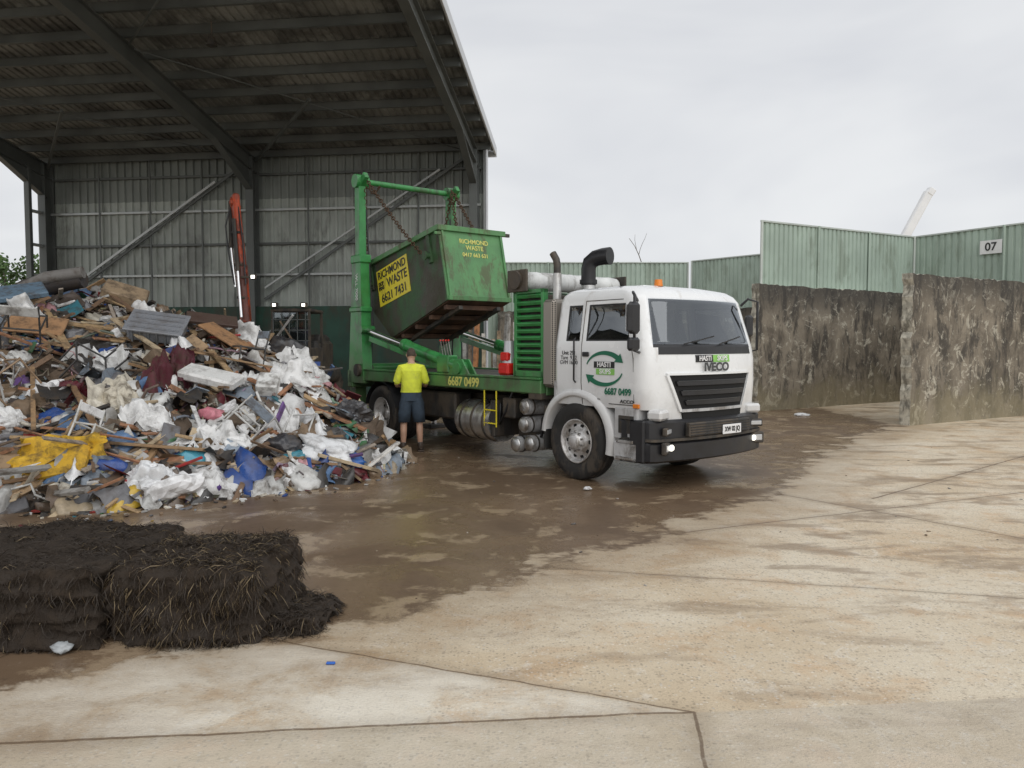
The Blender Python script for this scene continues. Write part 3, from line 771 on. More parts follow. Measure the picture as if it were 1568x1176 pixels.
for x in(-.62,16.62):
    b.beam((x,-.45,rz(-.45)),(x,RD+.45,rz(RD+.45)),.06,.30,FASC,.01)
b.box((-.65,16.65),(-.5,-.42),(rz(-.4)-.2,rz(-.4)+.06),FASC,.01)
for x0 in(0,8):
    b.beam((x0+7.8,.5,rz(.5)-.5),(x0+4.2,4.4,rz(4.4)-.4),.08,.10,FRAME)
    b.beam((x0+7.8,7.6,rz(7.6)-.4),(x0+.2,14.4,rz(14.4)-.4),.05,.05,FRAME); b.beam((x0+.2,.6,rz(.6)-.42),(x0+7.8,7.4,rz(7.4)-.42),.035,.035,FRAME)
b.done('roof',shed)
b=B()
for x in(0,8,16):
    a=(x,.2,rz(.2)-.27);c=(x,RD,rz(RD)-.27)
    def off(p,dz): return (p[0],p[1],p[2]+dz)
    b.beam(off(a,-.03),off(c,-.03),.26,.03,FRAME); b.beam(off(a,-.52),off(c,-.52),.26,.03,FRAME); b.beam(off(a,-.27),off(c,-.27),.03,.48,FRAME,0)
    for yy,sg in((.45,1),(RD-.45,-1)):
        zt=rz(yy)-.78; zt2=rz(yy+sg*2.6)-.78
        vs=[(x-.015,yy,zt+.02),(x-.015,yy+sg*2.6,zt2+.02),(x-.015,yy,zt-.75)]; vs+=[(x+.015,p[1],p[2]) for p in vs]
        b.add(vs,[(0,1,2),(3,4,5),(0,1,4,3),(1,2,5,4),(0,2,5,3)],FRAME)
        b.beam((x,yy,zt-.75),(x,yy+sg*2.6,zt2),.24,.03,FRAME)
    for yc in(.38,RD-.3):
        top=rz(yc)-.3
        b.box((x-.14,x+.14),(yc-.24,yc-.21),(0,top),FRAME,.004); b.box((x-.14,x+.14),(yc+.21,yc+.24),(0,top),FRAME,.004); b.box((x-.015,x+.015),(yc-.21,yc+.21),(0,top),FRAME,0)
b.box((-.40,-.30),(-.1,.3),(0,8.55),GALV,.01); b.box((16.30,16.42),(-.1,.3),(0,8.55),GALV,.01)
b.cyl((-.42,.35,0),(-.42,.35,8.4),.05,FASC)
for x,y in((12.3,9.0),(5.2,8.2)):
    b.cyl((x,y,rz(y)-.3),(x,y,rz(y)-.7),.02,CHASS); b.cyl((x,y,rz(y)-.90),(x,y,rz(y)-.7),.13,CHASS,r2=.08)
for z in(4.3,5.4,6.6): b.box((16.0,16.12),(.3,1.2),(z-.05,z+.05),GALV,.005)
b.box((15.9,16.1),(1.2,1.35),(0,8.2),FRAME,.01)
b.done('portal_frames',shed)
# ------------------------------------------------------------------ concrete push walls, fences
CONW,nt,p=newmat('stained_concrete')
P=nt.nodes.new('ShaderNodeNewGeometry').outputs['Position']; sp=nt.nodes.new('ShaderNodeSeparateXYZ'); nt.links.new(P,sp.inputs[0])
a=NZ(nt,P,1.1,5,.65,.4); dr=NZ(nt,MAP(nt,P,(1.8,1.8,.6)),1.6,6,.72,.5); f=NZ(nt,P,9,4,.7)
c=mixc(nt,SS(nt,a,.35,.62),(.125,.105,.08),(.25,.215,.165))
c=mixc(nt,SS(nt,dr,.46,.60,0,.85),c,(.042,.037,.031))
c=mixc(nt,M_(nt,'MULTIPLY',SS(nt,NZ(nt,P,2.1,7,.78,1.2),.54,.61),SS(nt,sp.outputs[2],.6,2.6,.9,.75)),c,(.46,.43,.35))
top=SS(nt,M_(nt,'ADD',sp.outputs[2],M_(nt,'MULTIPLY',a,1.6)),3.3,4.1,0,.75)
c=mixc(nt,top,c,(.04,.037,.033))
low=SS(nt,M_(nt,'ADD',sp.outputs[2],M_(nt,'MULTIPLY',a,2.2)),1.1,2.1,.6,0)
c=mixc(nt,low,c,(.29,.25,.155))
c=mixc(nt,SS(nt,f,.56,.74,0,.45),c,(.34,.32,.27))
put(nt,p.inputs['Base Color'],c); p.inputs['Roughness'].default_value=.8; BUMP(nt,p,NZ(nt,P,22,3,.7),.5,.02)
CONE=mat('broken_concrete_edge',(.50,.47,.39),.85,0,.3,6,.7,20,(.1,.09,.07),.4,5)
def rough_wall(name,p0,p1,th,h,seed=0):
    p0=Vector((*p0,0));p1=Vector((*p1,0));d=p1-p0;L=d.length;d.normalize();n=Vector((-d.y,d.x,0))
    b=B(); nx=int(L/.12); nz=26
    def P_(s,z,o):
        q=p0+d*s+n*o; k=noise.noise(Vector((s*3+seed,z*3,o)))
        ed=0
        if z>=h-.001: ed=-.07*abs(noise.noise(Vector((s*4+seed,9,0))))-.05*abs(noise.noise(Vector((s*15,seed,0))))
        es=0
        if s<.001: es=.07*noise.noise(Vector((z*5,seed,3)))+.05*noise.noise(Vector((z*17,seed,3)))
        return q+n*k*.012+d*es+Vector((0,0,z+ed))
    for o,si in((0,1),(th,-1)):
        vs=[P_(L*i/nx,h*j/nz,o) for j in range(nz+1) for i in range(nx+1)]
        W=nx+1; fs=[(j*W+i,j*W+i+1,(j+1)*W+i+1,(j+1)*W+i) for j in range(nz) for i in range(nx)]
        b.add(vs,fs,CONW,True)
    vs=[];[vs.extend((P_(L*i/nx,h,0),P_(L*i/nx,h,th))) for i in range(nx+1)]
    b.add(vs,[(2*i,2*i+2,2*i+3,2*i+1) for i in range(nx)],CONE)
    for s in(0,L):
        vs=[];[vs.extend((P_(s,h*j/nz,0),P_(s,h*j/nz,th))) for j in range(nz+1)]
        b.add(vs,[(2*i,2*i+2,2*i+3,2*i+1) for i in range(nz)],CONE)
    return b.done(name)
rough_wall('concrete_wall',(6.58,20.6),(13.0,24.75),.25,3.42,1)
rough_wall('concrete_wall',(8.79,16.96),(17.5,22.1),.25,3.36,5)
rough_wall('concrete_wall',(-.6,32.2),(7.6,31.9),.25,3.2,8)
rough_wall('concrete_wall',(7.7,31.6),(9.3,28.6),.25,3.2,12)
rough_wall('concrete_wall',(13.05,24.9),(17.2,18.4),.25,3.4,15)
FENG=mat('fence_green',(.37,.455,.385),.5,0,.1,.8,.0,20,(.24,.29,.23),.3,1.5)
FPOST=mat('fence_post',(.50,.54,.50),.5,.2,.1,2,0)
def fence(p0,p1,z0,z1a,z1b):
    b=B(); corr(b,p0,p1,z0,lambda t:z1a+(z1b-z1a)*t,FENG,.2,.035)
    p0=Vector((*p0,0));p1=Vector((*p1,0));d=p1-p0;L=d.length;d.normalize(); n=Vector((-d.y,d.x,0))
    k=max(1,round(L/2.7))
    for i in range(k+1):
        q=p0+d*L*i/k-n*.03; z1=z1a+(z1b-z1a)*i/k
        b.beam(q+Vector((0,0,0 if z0<1 else z0-.6)),q+Vector((0,0,z1+.02)),.06,.06,FENG if 0<i<k else FPOST)
    b.beam(p0+Vector((0,0,z1a)),p1+Vector((0,0,z1b)),.06,.05,FPOST)
    b.done('metal_fence')
fence((-1.4,32.6),(7.35,32.4),0,5.22,5.2); fence((7.5,32.3),(9.6,29.2),0,5.25,5.2)
fence((6.72,20.98),(12.95,25.05),3.3,5.12,5.25); fence((13.0,25.05),(17.3,18.2),3.3,5.25,5.3)
sg=empty('bay_number_sign'); dF=(Vector((17.3,18.2,0))-Vector((13.0,25.05,0))).normalized(); nF=Vector((dF.y,-dF.x,0))
pS=Vector((13.0,25.05,4.68))+dF*2.35+nF*.06
b=B(); Mx=Matrix((dF,Vector((0,0,1)),nF)).transposed().to_4x4(); Mx.translation=pS; b.mbox(Mx,(.62,.40,.01),WHITE2,0); b.done('sign_plate',sg)
text('sign_text','07',sg,pS+nF*.012,dF,UZ,.33,BTXT,bold=.006)
CR=mat('crane_paint',(.74,.75,.76),.5,0,.05,1,0)
b=B(); A=Vector((17.2,40,1.5)); T=Vector((21.4,40,9.6))
b.beam(A,A.lerp(T,.6),.5,.55,CR,.05); b.beam(A.lerp(T,.55),T,.35,.42,CR,.05); b.beam(T+Vector((-.1,0,.1)),T+Vector((.2,0,-.1)),.4,.4,CR,.05)
b.box((13,20),(38.8,41.2),(.6,1.6),CR,.1); b.box((14,16),(38.8,40),(1.6,3),CR,.1)
for x in(14,15.5,17.5,19): b.cyl((x,38.7,.55),(x,41.3,.55),.55,RUBBER,seg=20)
b.done('crane')
BARK=mat('bark',(.16,.14,.12),.9,0,.3,5,.4,30)
def branch(b,p,d,L,r,depth):
    pts=[p];q=p.copy();dd=d.copy()
    for i in range(4):
        dd=(dd+Vector((U(-.25,.25),U(-.25,.25),U(-.05,.15)))).normalized(); q=q+dd*L/4; pts.append(q.copy())
    b.tube(pts,[r,r*.85,r*.7,r*.55,r*.4],BARK,6)
    if depth>0:
        for k in range(2 if depth==1 else 3):
            nd=(dd+Vector((U(-.7,.7),U(-.7,.7),U(-.1,.5)))).normalized(); branch(b,pts[random.randint(2,4)],nd,L*.6,r*.5,depth-1)
b=B(); random.seed(5); branch(b,Vector((6.0,34.5,0)),Vector((-.05,0,1)),5.2,.08,0); branch(b,Vector((5.95,34.5,5.0)),Vector((-.5,0,1)).normalized(),1.7,.025,1); branch(b,Vector((6.05,34.5,5.0)),Vector((.15,0,1)),.5,.02,0); b.done('bare_tree')
LEAF=attrmat('leaves',.6,0,10,.3,0)
def tree(x,y,h,sx):
    t=empty('leafy_tree',(x,y,0)); b=B()
    b.tube([(0,0,0),(.1,0,h*.25),(0,.1,h*.5),(.1,0,h*.8)],[.22,.18,.12,.04],BARK,8)
    cl=[]
    for k in range(18):
        a=U(0,6.28);rr=U(.2,1)*sx; z=h*U(.35,.95); c=Vector((math.cos(a)*rr,math.sin(a)*rr,z)); cl.append(c)
        b.tube([(0,0,z*.5),(c.x*.5,c.y*.5,z*.8),tuple(c)],[.07,.05,.015],BARK,5)
    b.done('trunk',t)
    b=B()
    for c in cl:
        R0=U(.5,.95)
        for i in range(200):
            v=Vector((random.gauss(0,1),random.gauss(0,1),random.gauss(0,.8))).normalized()*R0*R()**.4
            q=c+v; s=U(.06,.13); o=Vector((U(-1,1),U(-1,1),U(-1,1))).normalized(); o2=o.orthogonal().normalized()
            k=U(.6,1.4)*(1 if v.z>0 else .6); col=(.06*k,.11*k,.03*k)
            b.add([q-o*s,q+o2*s*.6,q+o*s,q-o2*s*.6],[(0,1,2,3)],LEAF,False,col)
    b.done('foliage',t,recalc=False)
random.seed(3)
tree(-24.6,38,5.9,2.0); tree(-28.5,40,6.4,2.6); tree(-24.0,42,5.2,1.8)
# ------------------------------------------------------------------ stacked boards beside shed
BOARD=attrmat('waste_mixed',.55,.3,20)
random.seed(21)
b=B(); bc=[(.35,.25,.15),(.5,.48,.44),(.45,.2,.08),(.2,.15,.1),(.3,.3,.28),(.4,.33,.22)]
for i in range(16):
    x=-1.3+i*.12; h=U(1.7,2.8); b.beam((x+U(-.1,.1),20.6+U(-.2,.2),0),(x+U(-.1,.1),21+U(-.1,.2),h),.1,U(.08,.2),BOARD,.004,col=random.choice(bc))
b.done('timber_stack')
# ------------------------------------------------------------------ excavator behind heap
ex=empty('excavator',(-6.9,23.3,0),0)
b=B()
for x in(-1.1,1.1):
    b.tube([(x,-1.7,.3),(x,-1.9,.55),(x,-1.6,.85),(x,1.6,.85),(x,1.9,.55),(x,1.6,.3),(x,-1.6,.3)],.28,CHASS,8)
b.box((-1.3,1.1),(-.3,1.8),(1.0,1.9),CHASS,.1); b.box((-1.2,1.0),(.6,1.75),(1.5,2.1),CHASS,.1)
b.box((-1.1,1.1),(-1.2,1.2),(.6,1.0),CHASS,.05)
for x in(.05,1.1):
    for y in(-1.2,.2): b.beam((x,y,1.1),(x,y+.0,2.75),.07,.07,CHASS)
b.box((.0,1.15),(-1.25,.3),(2.72,2.82),CHASS,.03); b.box((.04,1.1),(-1.22,-1.2),(1.9,2.7),GLASS,0); b.box((.02,1.13),(-1.25,.3),(1.0,1.7),CHASS,.03)
for k in range(5): b.box((.08+k*.23,.10+k*.23),(-1.28,-1.26),(1.7,2.72),FRAME,0)
for z in(1.9,2.2,2.5): b.box((.04,1.12),(-1.28,-1.26),(z-.01,z+.01),FRAME,0)
b.box((.3,.8),(-.6,-.1),(1.5,2.3),SEAT,.05)
for x in(.15,.98):
    b.box((x-.1,x+.1),(-1.36,-1.24),(2.83,2.98),CHASS,.02); b.box((x-.045,x+.045),(-1.372,-1.362),(2.87,2.95),LAMPW,.0)
b.done('excavator_body',ex)
b=B()
P0=Vector((-.86,-.5,1.6)); P1=Vector((-.42,-2.2,3.9)); P2=Vector((-.22,-3.2,5.4)); S0=Vector((-.20,-3.35,5.62)); S1=Vector((.20,-3.9,2.3))
b.beam(P0,P1,.22,.36,EXO,.04); b.beam(P1,P2,.17,.32,EXO,.04)
b.beam(S0,S1,.17,.30,EXO,.04); b.beam(P2+Vector((0,.05,-.15)),S0+Vector((0,-.1,-.1)),.2,.3,EXO,.05)
def on(t,dx,dy): return S0.lerp(S1,t)+Vector((dx,dy,0))
b.cyl(on(.05,-.16,.1),on(.42,-.16,-.1),.055,CHASS); b.cyl(on(.42,-.16,-.1),on(.72,-.13,-.1),.03,CHROME)
b.cyl(on(.2,.0,-.22),on(.6,.0,-.22),.05,CHASS); b.cyl(on(.6,.0,-.22),on(.95,.0,-.22),.03,CHROME)
b.tube([on(.12,-.12,-.1),on(.25,-.26,-.1),on(.45,-.24,-.1),on(.7,-.14,-.15)],.02,BLACK,6); b.tube([on(.1,.10,-.1),on(.4,.16,-.15),on(.7,.15,-.15)],.02,BLACK,6)
for t in(.3,.55,.8): b.mbox(Matrix.Translation(on(t,0,-.02)),(.2,.32,.06),CHASS,.01)
b.box((.36,.50),(-3.95,-3.85),(3.42,3.54),CHASS,.02); b.box((.385,.475),(-3.965,-3.955),(3.44,3.52),LAMPW,0)
b.beam((.1,-3.85,3.48),(.40,-3.9,3.48),.05,.05,CHASS)
b.prism([(-.4,1.3),(.8,1.3),(.7,2.1),(-.2,2.2)],-4.3,-3.6,CHASS)
b.done('boom_and_stick',ex)
# ------------------------------------------------------------------ rubbish heap
hx=[-14,-12,-10,-9.3,-8.7,-8.3,-7.7,-6.8,-5.7,-4.9,-4.1,-3.5,-2.9,-2.5,-2.1,-1.8,-1.6]
hh=[1.7,1.95,2.15,2.35,2.6,2.68,2.62,2.42,2.08,1.98,1.68,1.36,.98,.66,.36,.12,0]
yx=[-14,-6,-4,-2.6,-2.0,-1.7,-1.5]; yf=[8.2,8.1,8.3,9.5,10.1,10.6,11.2]
rx=[-14,-4,-3.5,-2.9,-2.4,-1.9,-1.5]; ry=[14,14,13.2,12.4,11.8,11.4,11.2]
XM=-1.58
def heap(x,y):
    if x>XM: return -.1
    H=lerpt(x,hx,hh);f=lerpt(x,yx,yf);r=lerpt(x,rx,ry)
    if y<f: return -.1
    if y<r:
        t=(y-f)/(r-f); s=1-(1-t)**1.45
    else:
        bk=3.2 if x<-5 else lerpt(x,[-5,-4,-2],[3.2,1.6,.8]); t=(y-r)/bk; s=max(0,1-t*t)
        if t>1: return -.1
    return H*s+ (.20*noise.noise(Vector((x*1.1,y*1.1,0)))+.16*noise.noise(Vector((x*2.7,y*2.7,4))))*min(1,H*s*2)
DIRT=attrmat('heap_dirt',.8,.8,12,.3)
b=B(); nx=110;ny=90; vs=[];
for j in range(ny+1):
    for i in range(nx+1):
        x=-14+12.6*i/nx;y=8+9.5*j/ny; z=heap(x,y)-.06+.05*noise.noise(Vector((x*6,y*6,1))); vs.append((x,y,z))
W=nx+1
b.add(vs,[(j*W+i,j*W+i+1,(j+1)*W+i+1,(j+1)*W+i) for j in range(ny) for i in range(nx)],DIRT,False,(.075,.055,.04))
rub=empty('rubbish_heap')
b.done('heap_core',rub,recalc=False)
def hn(x,y):
    e=.25; return Vector((heap(x-e,y)-heap(x+e,y),heap(x,y-e)-heap(x,y+e),2*e)).normalized()
def frame(x,y,lift,tilt=.5,spin=None):
    n=(hn(x,y)+Vector((U(-tilt,tilt),U(-tilt,tilt),U(-.1,tilt*.4)))).normalized()
    q=n.to_track_quat('Z','Y').to_matrix().to_4x4()
    M=Matrix.Translation((x,y,max(heap(x,y),0)+lift))@q@Matrix.Rotation(U(0,6.28) if spin is None else spin,4,'Z')
    return M
WASTE=attrmat('waste_matt',.65,.35,22,.35,1.0)
WASTEG=attrmat('waste_plastic',.35,.25,10,.6,.6)
pal=[((.78,.78,.77),19),((.60,.60,.58),12),((.38,.37,.35),9),((.24,.17,.11),10),((.36,.25,.15),7),((.47,.38,.26),5),((.14,.10,.07),14),((.045,.042,.04),14),((.17,.17,.18),9),((.03,.08,.28),3.5),((.11,.20,.36),3.5),((.05,.22,.28),2),((.14,.025,.035),4),((.48,.04,.04),1.5),((.60,.40,.05),1.2),((.06,.18,.08),1.2),((.15,.08,.24),1.2),((.55,.3,.32),.8),((.27,.32,.38),6),((.62,.58,.49),7)]
pc=[c for c,_ in pal];pw=[w_ for _,w_ in pal]
small=[(.10,.075,.055),(.16,.12,.085),(.22,.17,.12),(.30,.24,.17),(.05,.045,.04),(.13,.12,.11),(.26,.25,.23),(.45,.43,.40)]
def pick(kinds=None):
    c=random.choices(pc,pw)[0]; k=U(.7,1.1); return tuple(min(.8,x*k) for x in c)
def picks(): return pick() if R()<.38 else tuple(x*U(.7,1.2) for x in random.choice(small))
wood=[(.34,.22,.12),(.42,.29,.16),(.26,.16,.09),(.48,.38,.25),(.19,.12,.075),(.33,.28,.23),(.36,.18,.10)]
def cloth(b,M,w_,h_,col,amp=.12,mt=WASTE,n=8):
    sd=U(0,100); vs=[]
    for j in range(n+1):
        for i in range(n+1):
            x=(i/n-.5);y=(j/n-.5)
            q=Vector((x*2.2+sd,y*2.2,sd)); z=amp*(noise.noise(q*1.3)*1.2+noise.noise(q*3)*.7+abs(noise.noise(q*5.5))*.7)
            z-=amp*1.3*(x*x+y*y)*2
            dx=.16*noise.noise(q*1.7+Vector((9,0,0)));dy=.16*noise.noise(q*1.7+Vector((0,9,0)))
            vs.append(M@Vector(((x+dx)*w_,(y+dy)*h_,z)))
    W=n+1
    b.add(vs,[(j*W+i,j*W+i+1,(j+1)*W+i+1,(j+1)*W+i) for j in range(n) for i in range(n)],mt,True,col)
def bag(b,M,r,col,mt=WASTEG,n=3):
    v,f=ico(n); sd=Vector((U(0,99),U(0,99),0)); vs=[]
    for p in v:
        k=1+.45*noise.noise(p*1.2+sd)+.38*abs(noise.noise(p*2.6+sd))+.2*abs(noise.noise(p*6+sd))-.15
        vs.append(M@Vector((p.x*r[0]*k,p.y*r[1]*k,p.z*r[2]*k)))
    b.add(vs,f,mt,n<3 or R()<.5,col)
def sample(front=False):
    while True:
        x=U(-12.5,-1.6);y=U(8.1,15.5)
        if front:
            y=lerpt(x,yx,yf)+abs(random.gauss(0,.9))
        if x<-9.5 and y<13 and x/y<-.85: continue
        if heap(x,y)>.02: return x,y
random.seed(77)
b=B()
for i in range(600):
    x,y=sample(i%4==0); s=U(.09,.36)*(1.35 if y>11 else 1)
    t=R()
    M=frame(x,y,U(-.03,.1),.9)
    if t<.5: b.mbox(M,(s*U(.8,2),s*U(.4,1.1),U(.008,.035)),WASTE,0,random.choice(wood) if R()<.4 else pick())
    elif t<.75: b.mbox(M,(s,s*U(.5,1),s*U(.2,.6)),WASTE,.01,pick())
    else:
        c=pick(); w_,h_=s*1.6,s; k=U(.4,1.4); vs=[]
        for a in range(5):
            tt=(a/4-.5)*k
            for e_ in(-.5,.5): vs.append(M@Vector((math.sin(tt)*w_/k,e_*h_,(1-math.cos(tt))*w_/k)))
        b.add(vs,[(2*a,2*a+2,2*a+3,2*a+1) for a in range(4)],WASTE,True,c)
for i in range(640):
    x,y=sample(i%3==0); L=U(.25,1.1) if R()<.8 else U(1.2,2.2)
    if x>-3 : L*=.55
    M=frame(x,y,U(0,.14),.45)
    b.mbox(M,(L,U(.02,.09),U(.012,.04)),WASTE,.002,random.choice(wood) if R()<.8 else pick())
b.done('boards_and_timber',rub,recalc=False)
b=B()
for i in range(560):
    x,y=sample(i%3==0); s=U(.14,.6); cloth(b,frame(x,y,U(.0,.1),.7),s*U(.8,1.5),s,pick(),s*U(.25,.5),WASTEG if R()<.5 else WASTE)
for i in range(400):
    x,y=sample(i%3==0); r=U(.05,.22); bag(b,frame(x,y,U(-.04,.06),.6),(r*U(.9,1.7),r,r*U(.4,.8)),pick(),WASTEG,3 if r>.1 else 2)
b.done('bags_and_fabric',rub,recalc=False)
b=B()
for i in range(12000):
    x,y=sample(i%3==0); s=U(.010,.065); M=frame(x,y,U(-.02,.07),1.2); c=picks()
    if R()<.5: b.add([M@Vector((-s,-s*U(.3,1),0)),M@Vector((s,-s*.6,U(-.02,.02))),M@Vector((s*U(.5,1),s*.7,0)),M@Vector((-s*.8,s*.6,U(-.02,.03)))],[(0,1,2,3)],WASTE,False,c)
    else: 
        w_,h_,d_=s*U(.6,2.2),s*U(.3,.8),s*U(.15,.5)
        vs=[M@Vector((sx*w_,sy*h_,sz*d_)) for sx in(-.7,.7) for sy in(-.7,.7) for sz in(-.7,.7)]
        b.add(vs,[(0,1,3,2),(4,6,7,5),(0,4,5,1),(2,3,7,6),(0,2,6,4),(1,5,7,3)],WASTE,False,c)
for i in range(170):
    x,y=sample(); M=frame(x,y,U(.02,.12),.4); L=U(.25,1.3); n=7; k=U(.05,.3)
    pts=[M@Vector((L*(j/n-.5),k*noise.noise(Vector((j*.5,i,0))),.12*noise.noise(Vector((j*.6,i,7))))) for j in range(n+1)]
    b.tube(pts,U(.006,.025),WASTEG,6,col=picks())
for (x,y,k) in((-6.6,10.1,.5),(-6.1,10.9,.45),(-5.0,9.1,.35),(-3.6,10.0,.4),(-2.9,10.6,.35),(-7.2,11.4,.5),(-4.2,12.2,.4)):
    M=frame(x,y,.15,.8); c=random.choice([(.6,.6,.58),(.05,.05,.05),(.3,.2,.12)])
    for sx in(-.5,.5):
        for sy in(-.5,.5): b.tube([M@Vector((sx*k,sy*k,-.3*k)),M@Vector((sx*k,sy*k,.55*k))],.014,WASTEG,6,col=c)
        b.tube([M@Vector((sx*k,-.5*k,.5*k)),M@Vector((sx*k,.5*k,.5*k))],.014,WASTEG,6,col=c); b.tube([M@Vector((-.5*k,sx*k,.5*k)),M@Vector((.5*k,sx*k,.5*k))],.014,WASTEG,6,col=c)
        b.tube([M@Vector((sx*k,.5*k,.5*k)),M@Vector((sx*k,.6*k,1.3*k))],.014,WASTEG,6,col=c)
    b.mbox(M@Matrix.Translation((0,.58*k,1.1*k)),(k,.03,.3*k),WASTE,.01,pick())
b.done('small_fragments',rub,recalc=False)
b=B()
def F(x,y,lift,X,tz=0,ty=0):
    n=(hn(x,y)+Vector((0,-.25,0))).normalized(); X=Vector(X).normalized(); X=(X-n*X.dot(n)).normalized(); Y=n.cross(X)
    M=Matrix((X,Y,n)).transposed().to_4x4(); M.translation=Vector((x,y,heap(x,y)+lift)); return M
M=F(-5.25,8.75,.22,(1,.12,.15)); cloth(b,M,1.1,.55,(.66,.40,.03),.16,WASTE,14); M=F(-5.25,8.7,.12,(1,.12,.15)); b.mbox(M,(.85,.4,.14),WASTE,.05,(.60,.36,.035))
cloth(b,F(-4.95,10.6,.22,(.1,-1,-.8)),1.25,.42,(.10,.02,.03),.22,WASTE,12); cloth(b,F(-4.8,11.2,.3,(.4,-1,-.6)),.8,.4,(.09,.02,.03),.22,WASTE,12)
bag(b,F(-5.2,10.2,.16,(.6,-1,0)),(.42,.22,.16),(.60,.55,.45),WASTE,4); cloth(b,F(-5.25,10.05,.31,(.4,-1,-.4)),.95,.55,(.70,.65,.54),.24,WASTEG,14)
bag(b,F(-5.6,9.7,.1,(1,0,0)),(.2,.16,.13),(.6,.58,.55))
M=F(-5.55,12.1,.34,(1,.05,.05)); b.mbox(M,(.78,.5,.22),WASTEG,.04,(.20,.21,.23)); b.mbox(M@Matrix.Translation((0,0,.12)),(.86,.58,.04),WASTEG,.01,(.22,.23,.25))
for k in range(6): b.mbox(M@Matrix.Translation((-.3+.12*k,-.26,0)),(.03,.03,.2),WASTEG,.005,(.16,.17,.18))
for k in range(4): b.mbox(M@Matrix.Translation((0,-.2+.13*k,.145)),(.74,.03,.02),WASTEG,.004,(.18,.19,.21))
b.mbox(F(-4.3,11.0,.3,(1,-.15,-.1)),(.85,.38,.14),WASTEG,.03,(.76,.76,.74)); b.mbox(F(-3.55,11.2,.2,(1,.1,0)),(.3,.35,.2),WASTE,.02,(.7,.7,.68))
b.mbox(F(-5.55,9.2,.05,(1,.5,0)),(.3,.2,.1),WASTE,.02,(.7,.7,.68))
for (x,y,w_,h_) in((-4.55,13.3,.8,.5),(-3.4,12.7,.8,.45),(-6.3,13.2,.6,.4),(-3.9,11.6,.6,.4),(-3.2,11.6,.7,.4),(-6.0,11.3,.5,.4),(-4.6,9.7,.6,.4),(-3.6,9.7,.6,.35),(-6.4,9.5,.6,.35),(-7.6,12.0,.6,.4)):
    cloth(b,F(x,y,.26,(1,U(-.6,.2),U(-.4,.1))),w_*1.1,h_*1.1,(.77,.77,.76),.2,WASTEG,14); bag(b,F(x+.1,y,.12,(1,0,0)),(w_*.4,h_*.4,.13),(.74,.74,.73),WASTEG,4)
cloth(b,F(-3.8,12.3,.25,(1,-.5,-.4)),.9,.5,(.72,.71,.68),.2,WASTEG,12)
M=F(-2.45,10.2,.12,(1,-.12,0)); bag(b,M,(.40,.24,.08),(.03,.13,.42),WASTEG,4); bag(b,M@Matrix.Translation((0,0,.07)),(.38,.22,.08),(.74,.75,.76),WASTEG,4)
cloth(b,F(-2.75,10.7,.25,(.6,-1,-.6)),.9,.36,(.75,.76,.77),.15,WASTEG,12)
cloth(b,F(-3.1,10.6,.3,(.3,-1,-.6)),.6,.3,(.73,.73,.72),.15,WASTEG,12)
bag(b,F(-4.05,8.65,.1,(1,0,0)),(.26,.2,.17),(.76,.77,.78),WASTEG,4); cloth(b,F(-4.05,8.6,.26,(1,0,0)),.5,.3,(.78,.79,.8),.15,WASTEG,12); bag(b,F(-3.45,8.95,.06,(1,0,0)),(.07,.1,.12),(.10,.05,.22),WASTE)
bag(b,F(-3.9,9.3,.1,(1,0,0)),(.2,.15,.1),(.08,.32,.42),WASTEG); bag(b,F(-4.3,9.0,.08,(1,0,0)),(.14,.12,.1),(.5,.04,.05),WASTEG)
bag(b,F(-4.6,8.8,.08,(1,0,0)),(.2,.14,.1),(.03,.08,.3),WASTEG); bag(b,F(-4.0,10.2,.12,(1,0,0)),(.16,.1,.09),(.6,.2,.25),WASTEG)
b.tube([(-8.9,13.4,2.5),(-8.3,13.3,2.72),(-7.7,13.3,2.88),(-7.35,13.3,2.92)],[.17,.2,.18,.15],WASTE,12,col=(.055,.05,.05)); b.tube([(-8.4,13.2,2.75),(-7.9,13.15,2.92),(-7.3,13.2,3.02)],[.08,.11,.1],WASTE,12,col=(.20,.19,.18))
cloth(b,F(-7.6,13.0,.2,(1,0,.1)),.9,.5,(.10,.08,.07),.15,WASTE,12)
b.mbox(F(-6.75,13.5,.22,(1,.2,.0)),(.7,.45,.24),WASTE,.02,(.34,.25,.16))
b.mbox(F(-8.2,12.2,.3,(1,.6,.5)),(1.5,.5,.1),WASTE,.02,(.13,.20,.27)); b.mbox(F(-8.4,11.4,.25,(1,.6,.4)),(1.3,.5,.05),WASTE,.01,(.22,.13,.08))
b.mbox(F(-7.2,11.7,.25,(1,.1,.05)),(.8,.4,.04),WASTE,.01,(.40,.23,.12)); b.mbox(F(-4.6,12.4,.25,(1,-.2,-.2)),(.8,.4,.04),WASTE,.01,(.36,.2,.1))
b.mbox(F(-5.0,12.9,.3,(1,.3,.2)),(.8,.35,.06),WASTE,.01,(.08,.05,.04)); bag(b,F(-4.0,13.5,.15,(1,0,0)),(.4,.3,.25),(.03,.03,.033),WASTEG,4)
bag(b,F(-2.35,11.3,.15,(1,0,0)),(.25,.22,.2),(.05,.05,.055),WASTEG,4); bag(b,F(-3.0,10.0,.15,(1,0,0)),(.22,.18,.13),(.04,.04,.045),WASTEG,4)
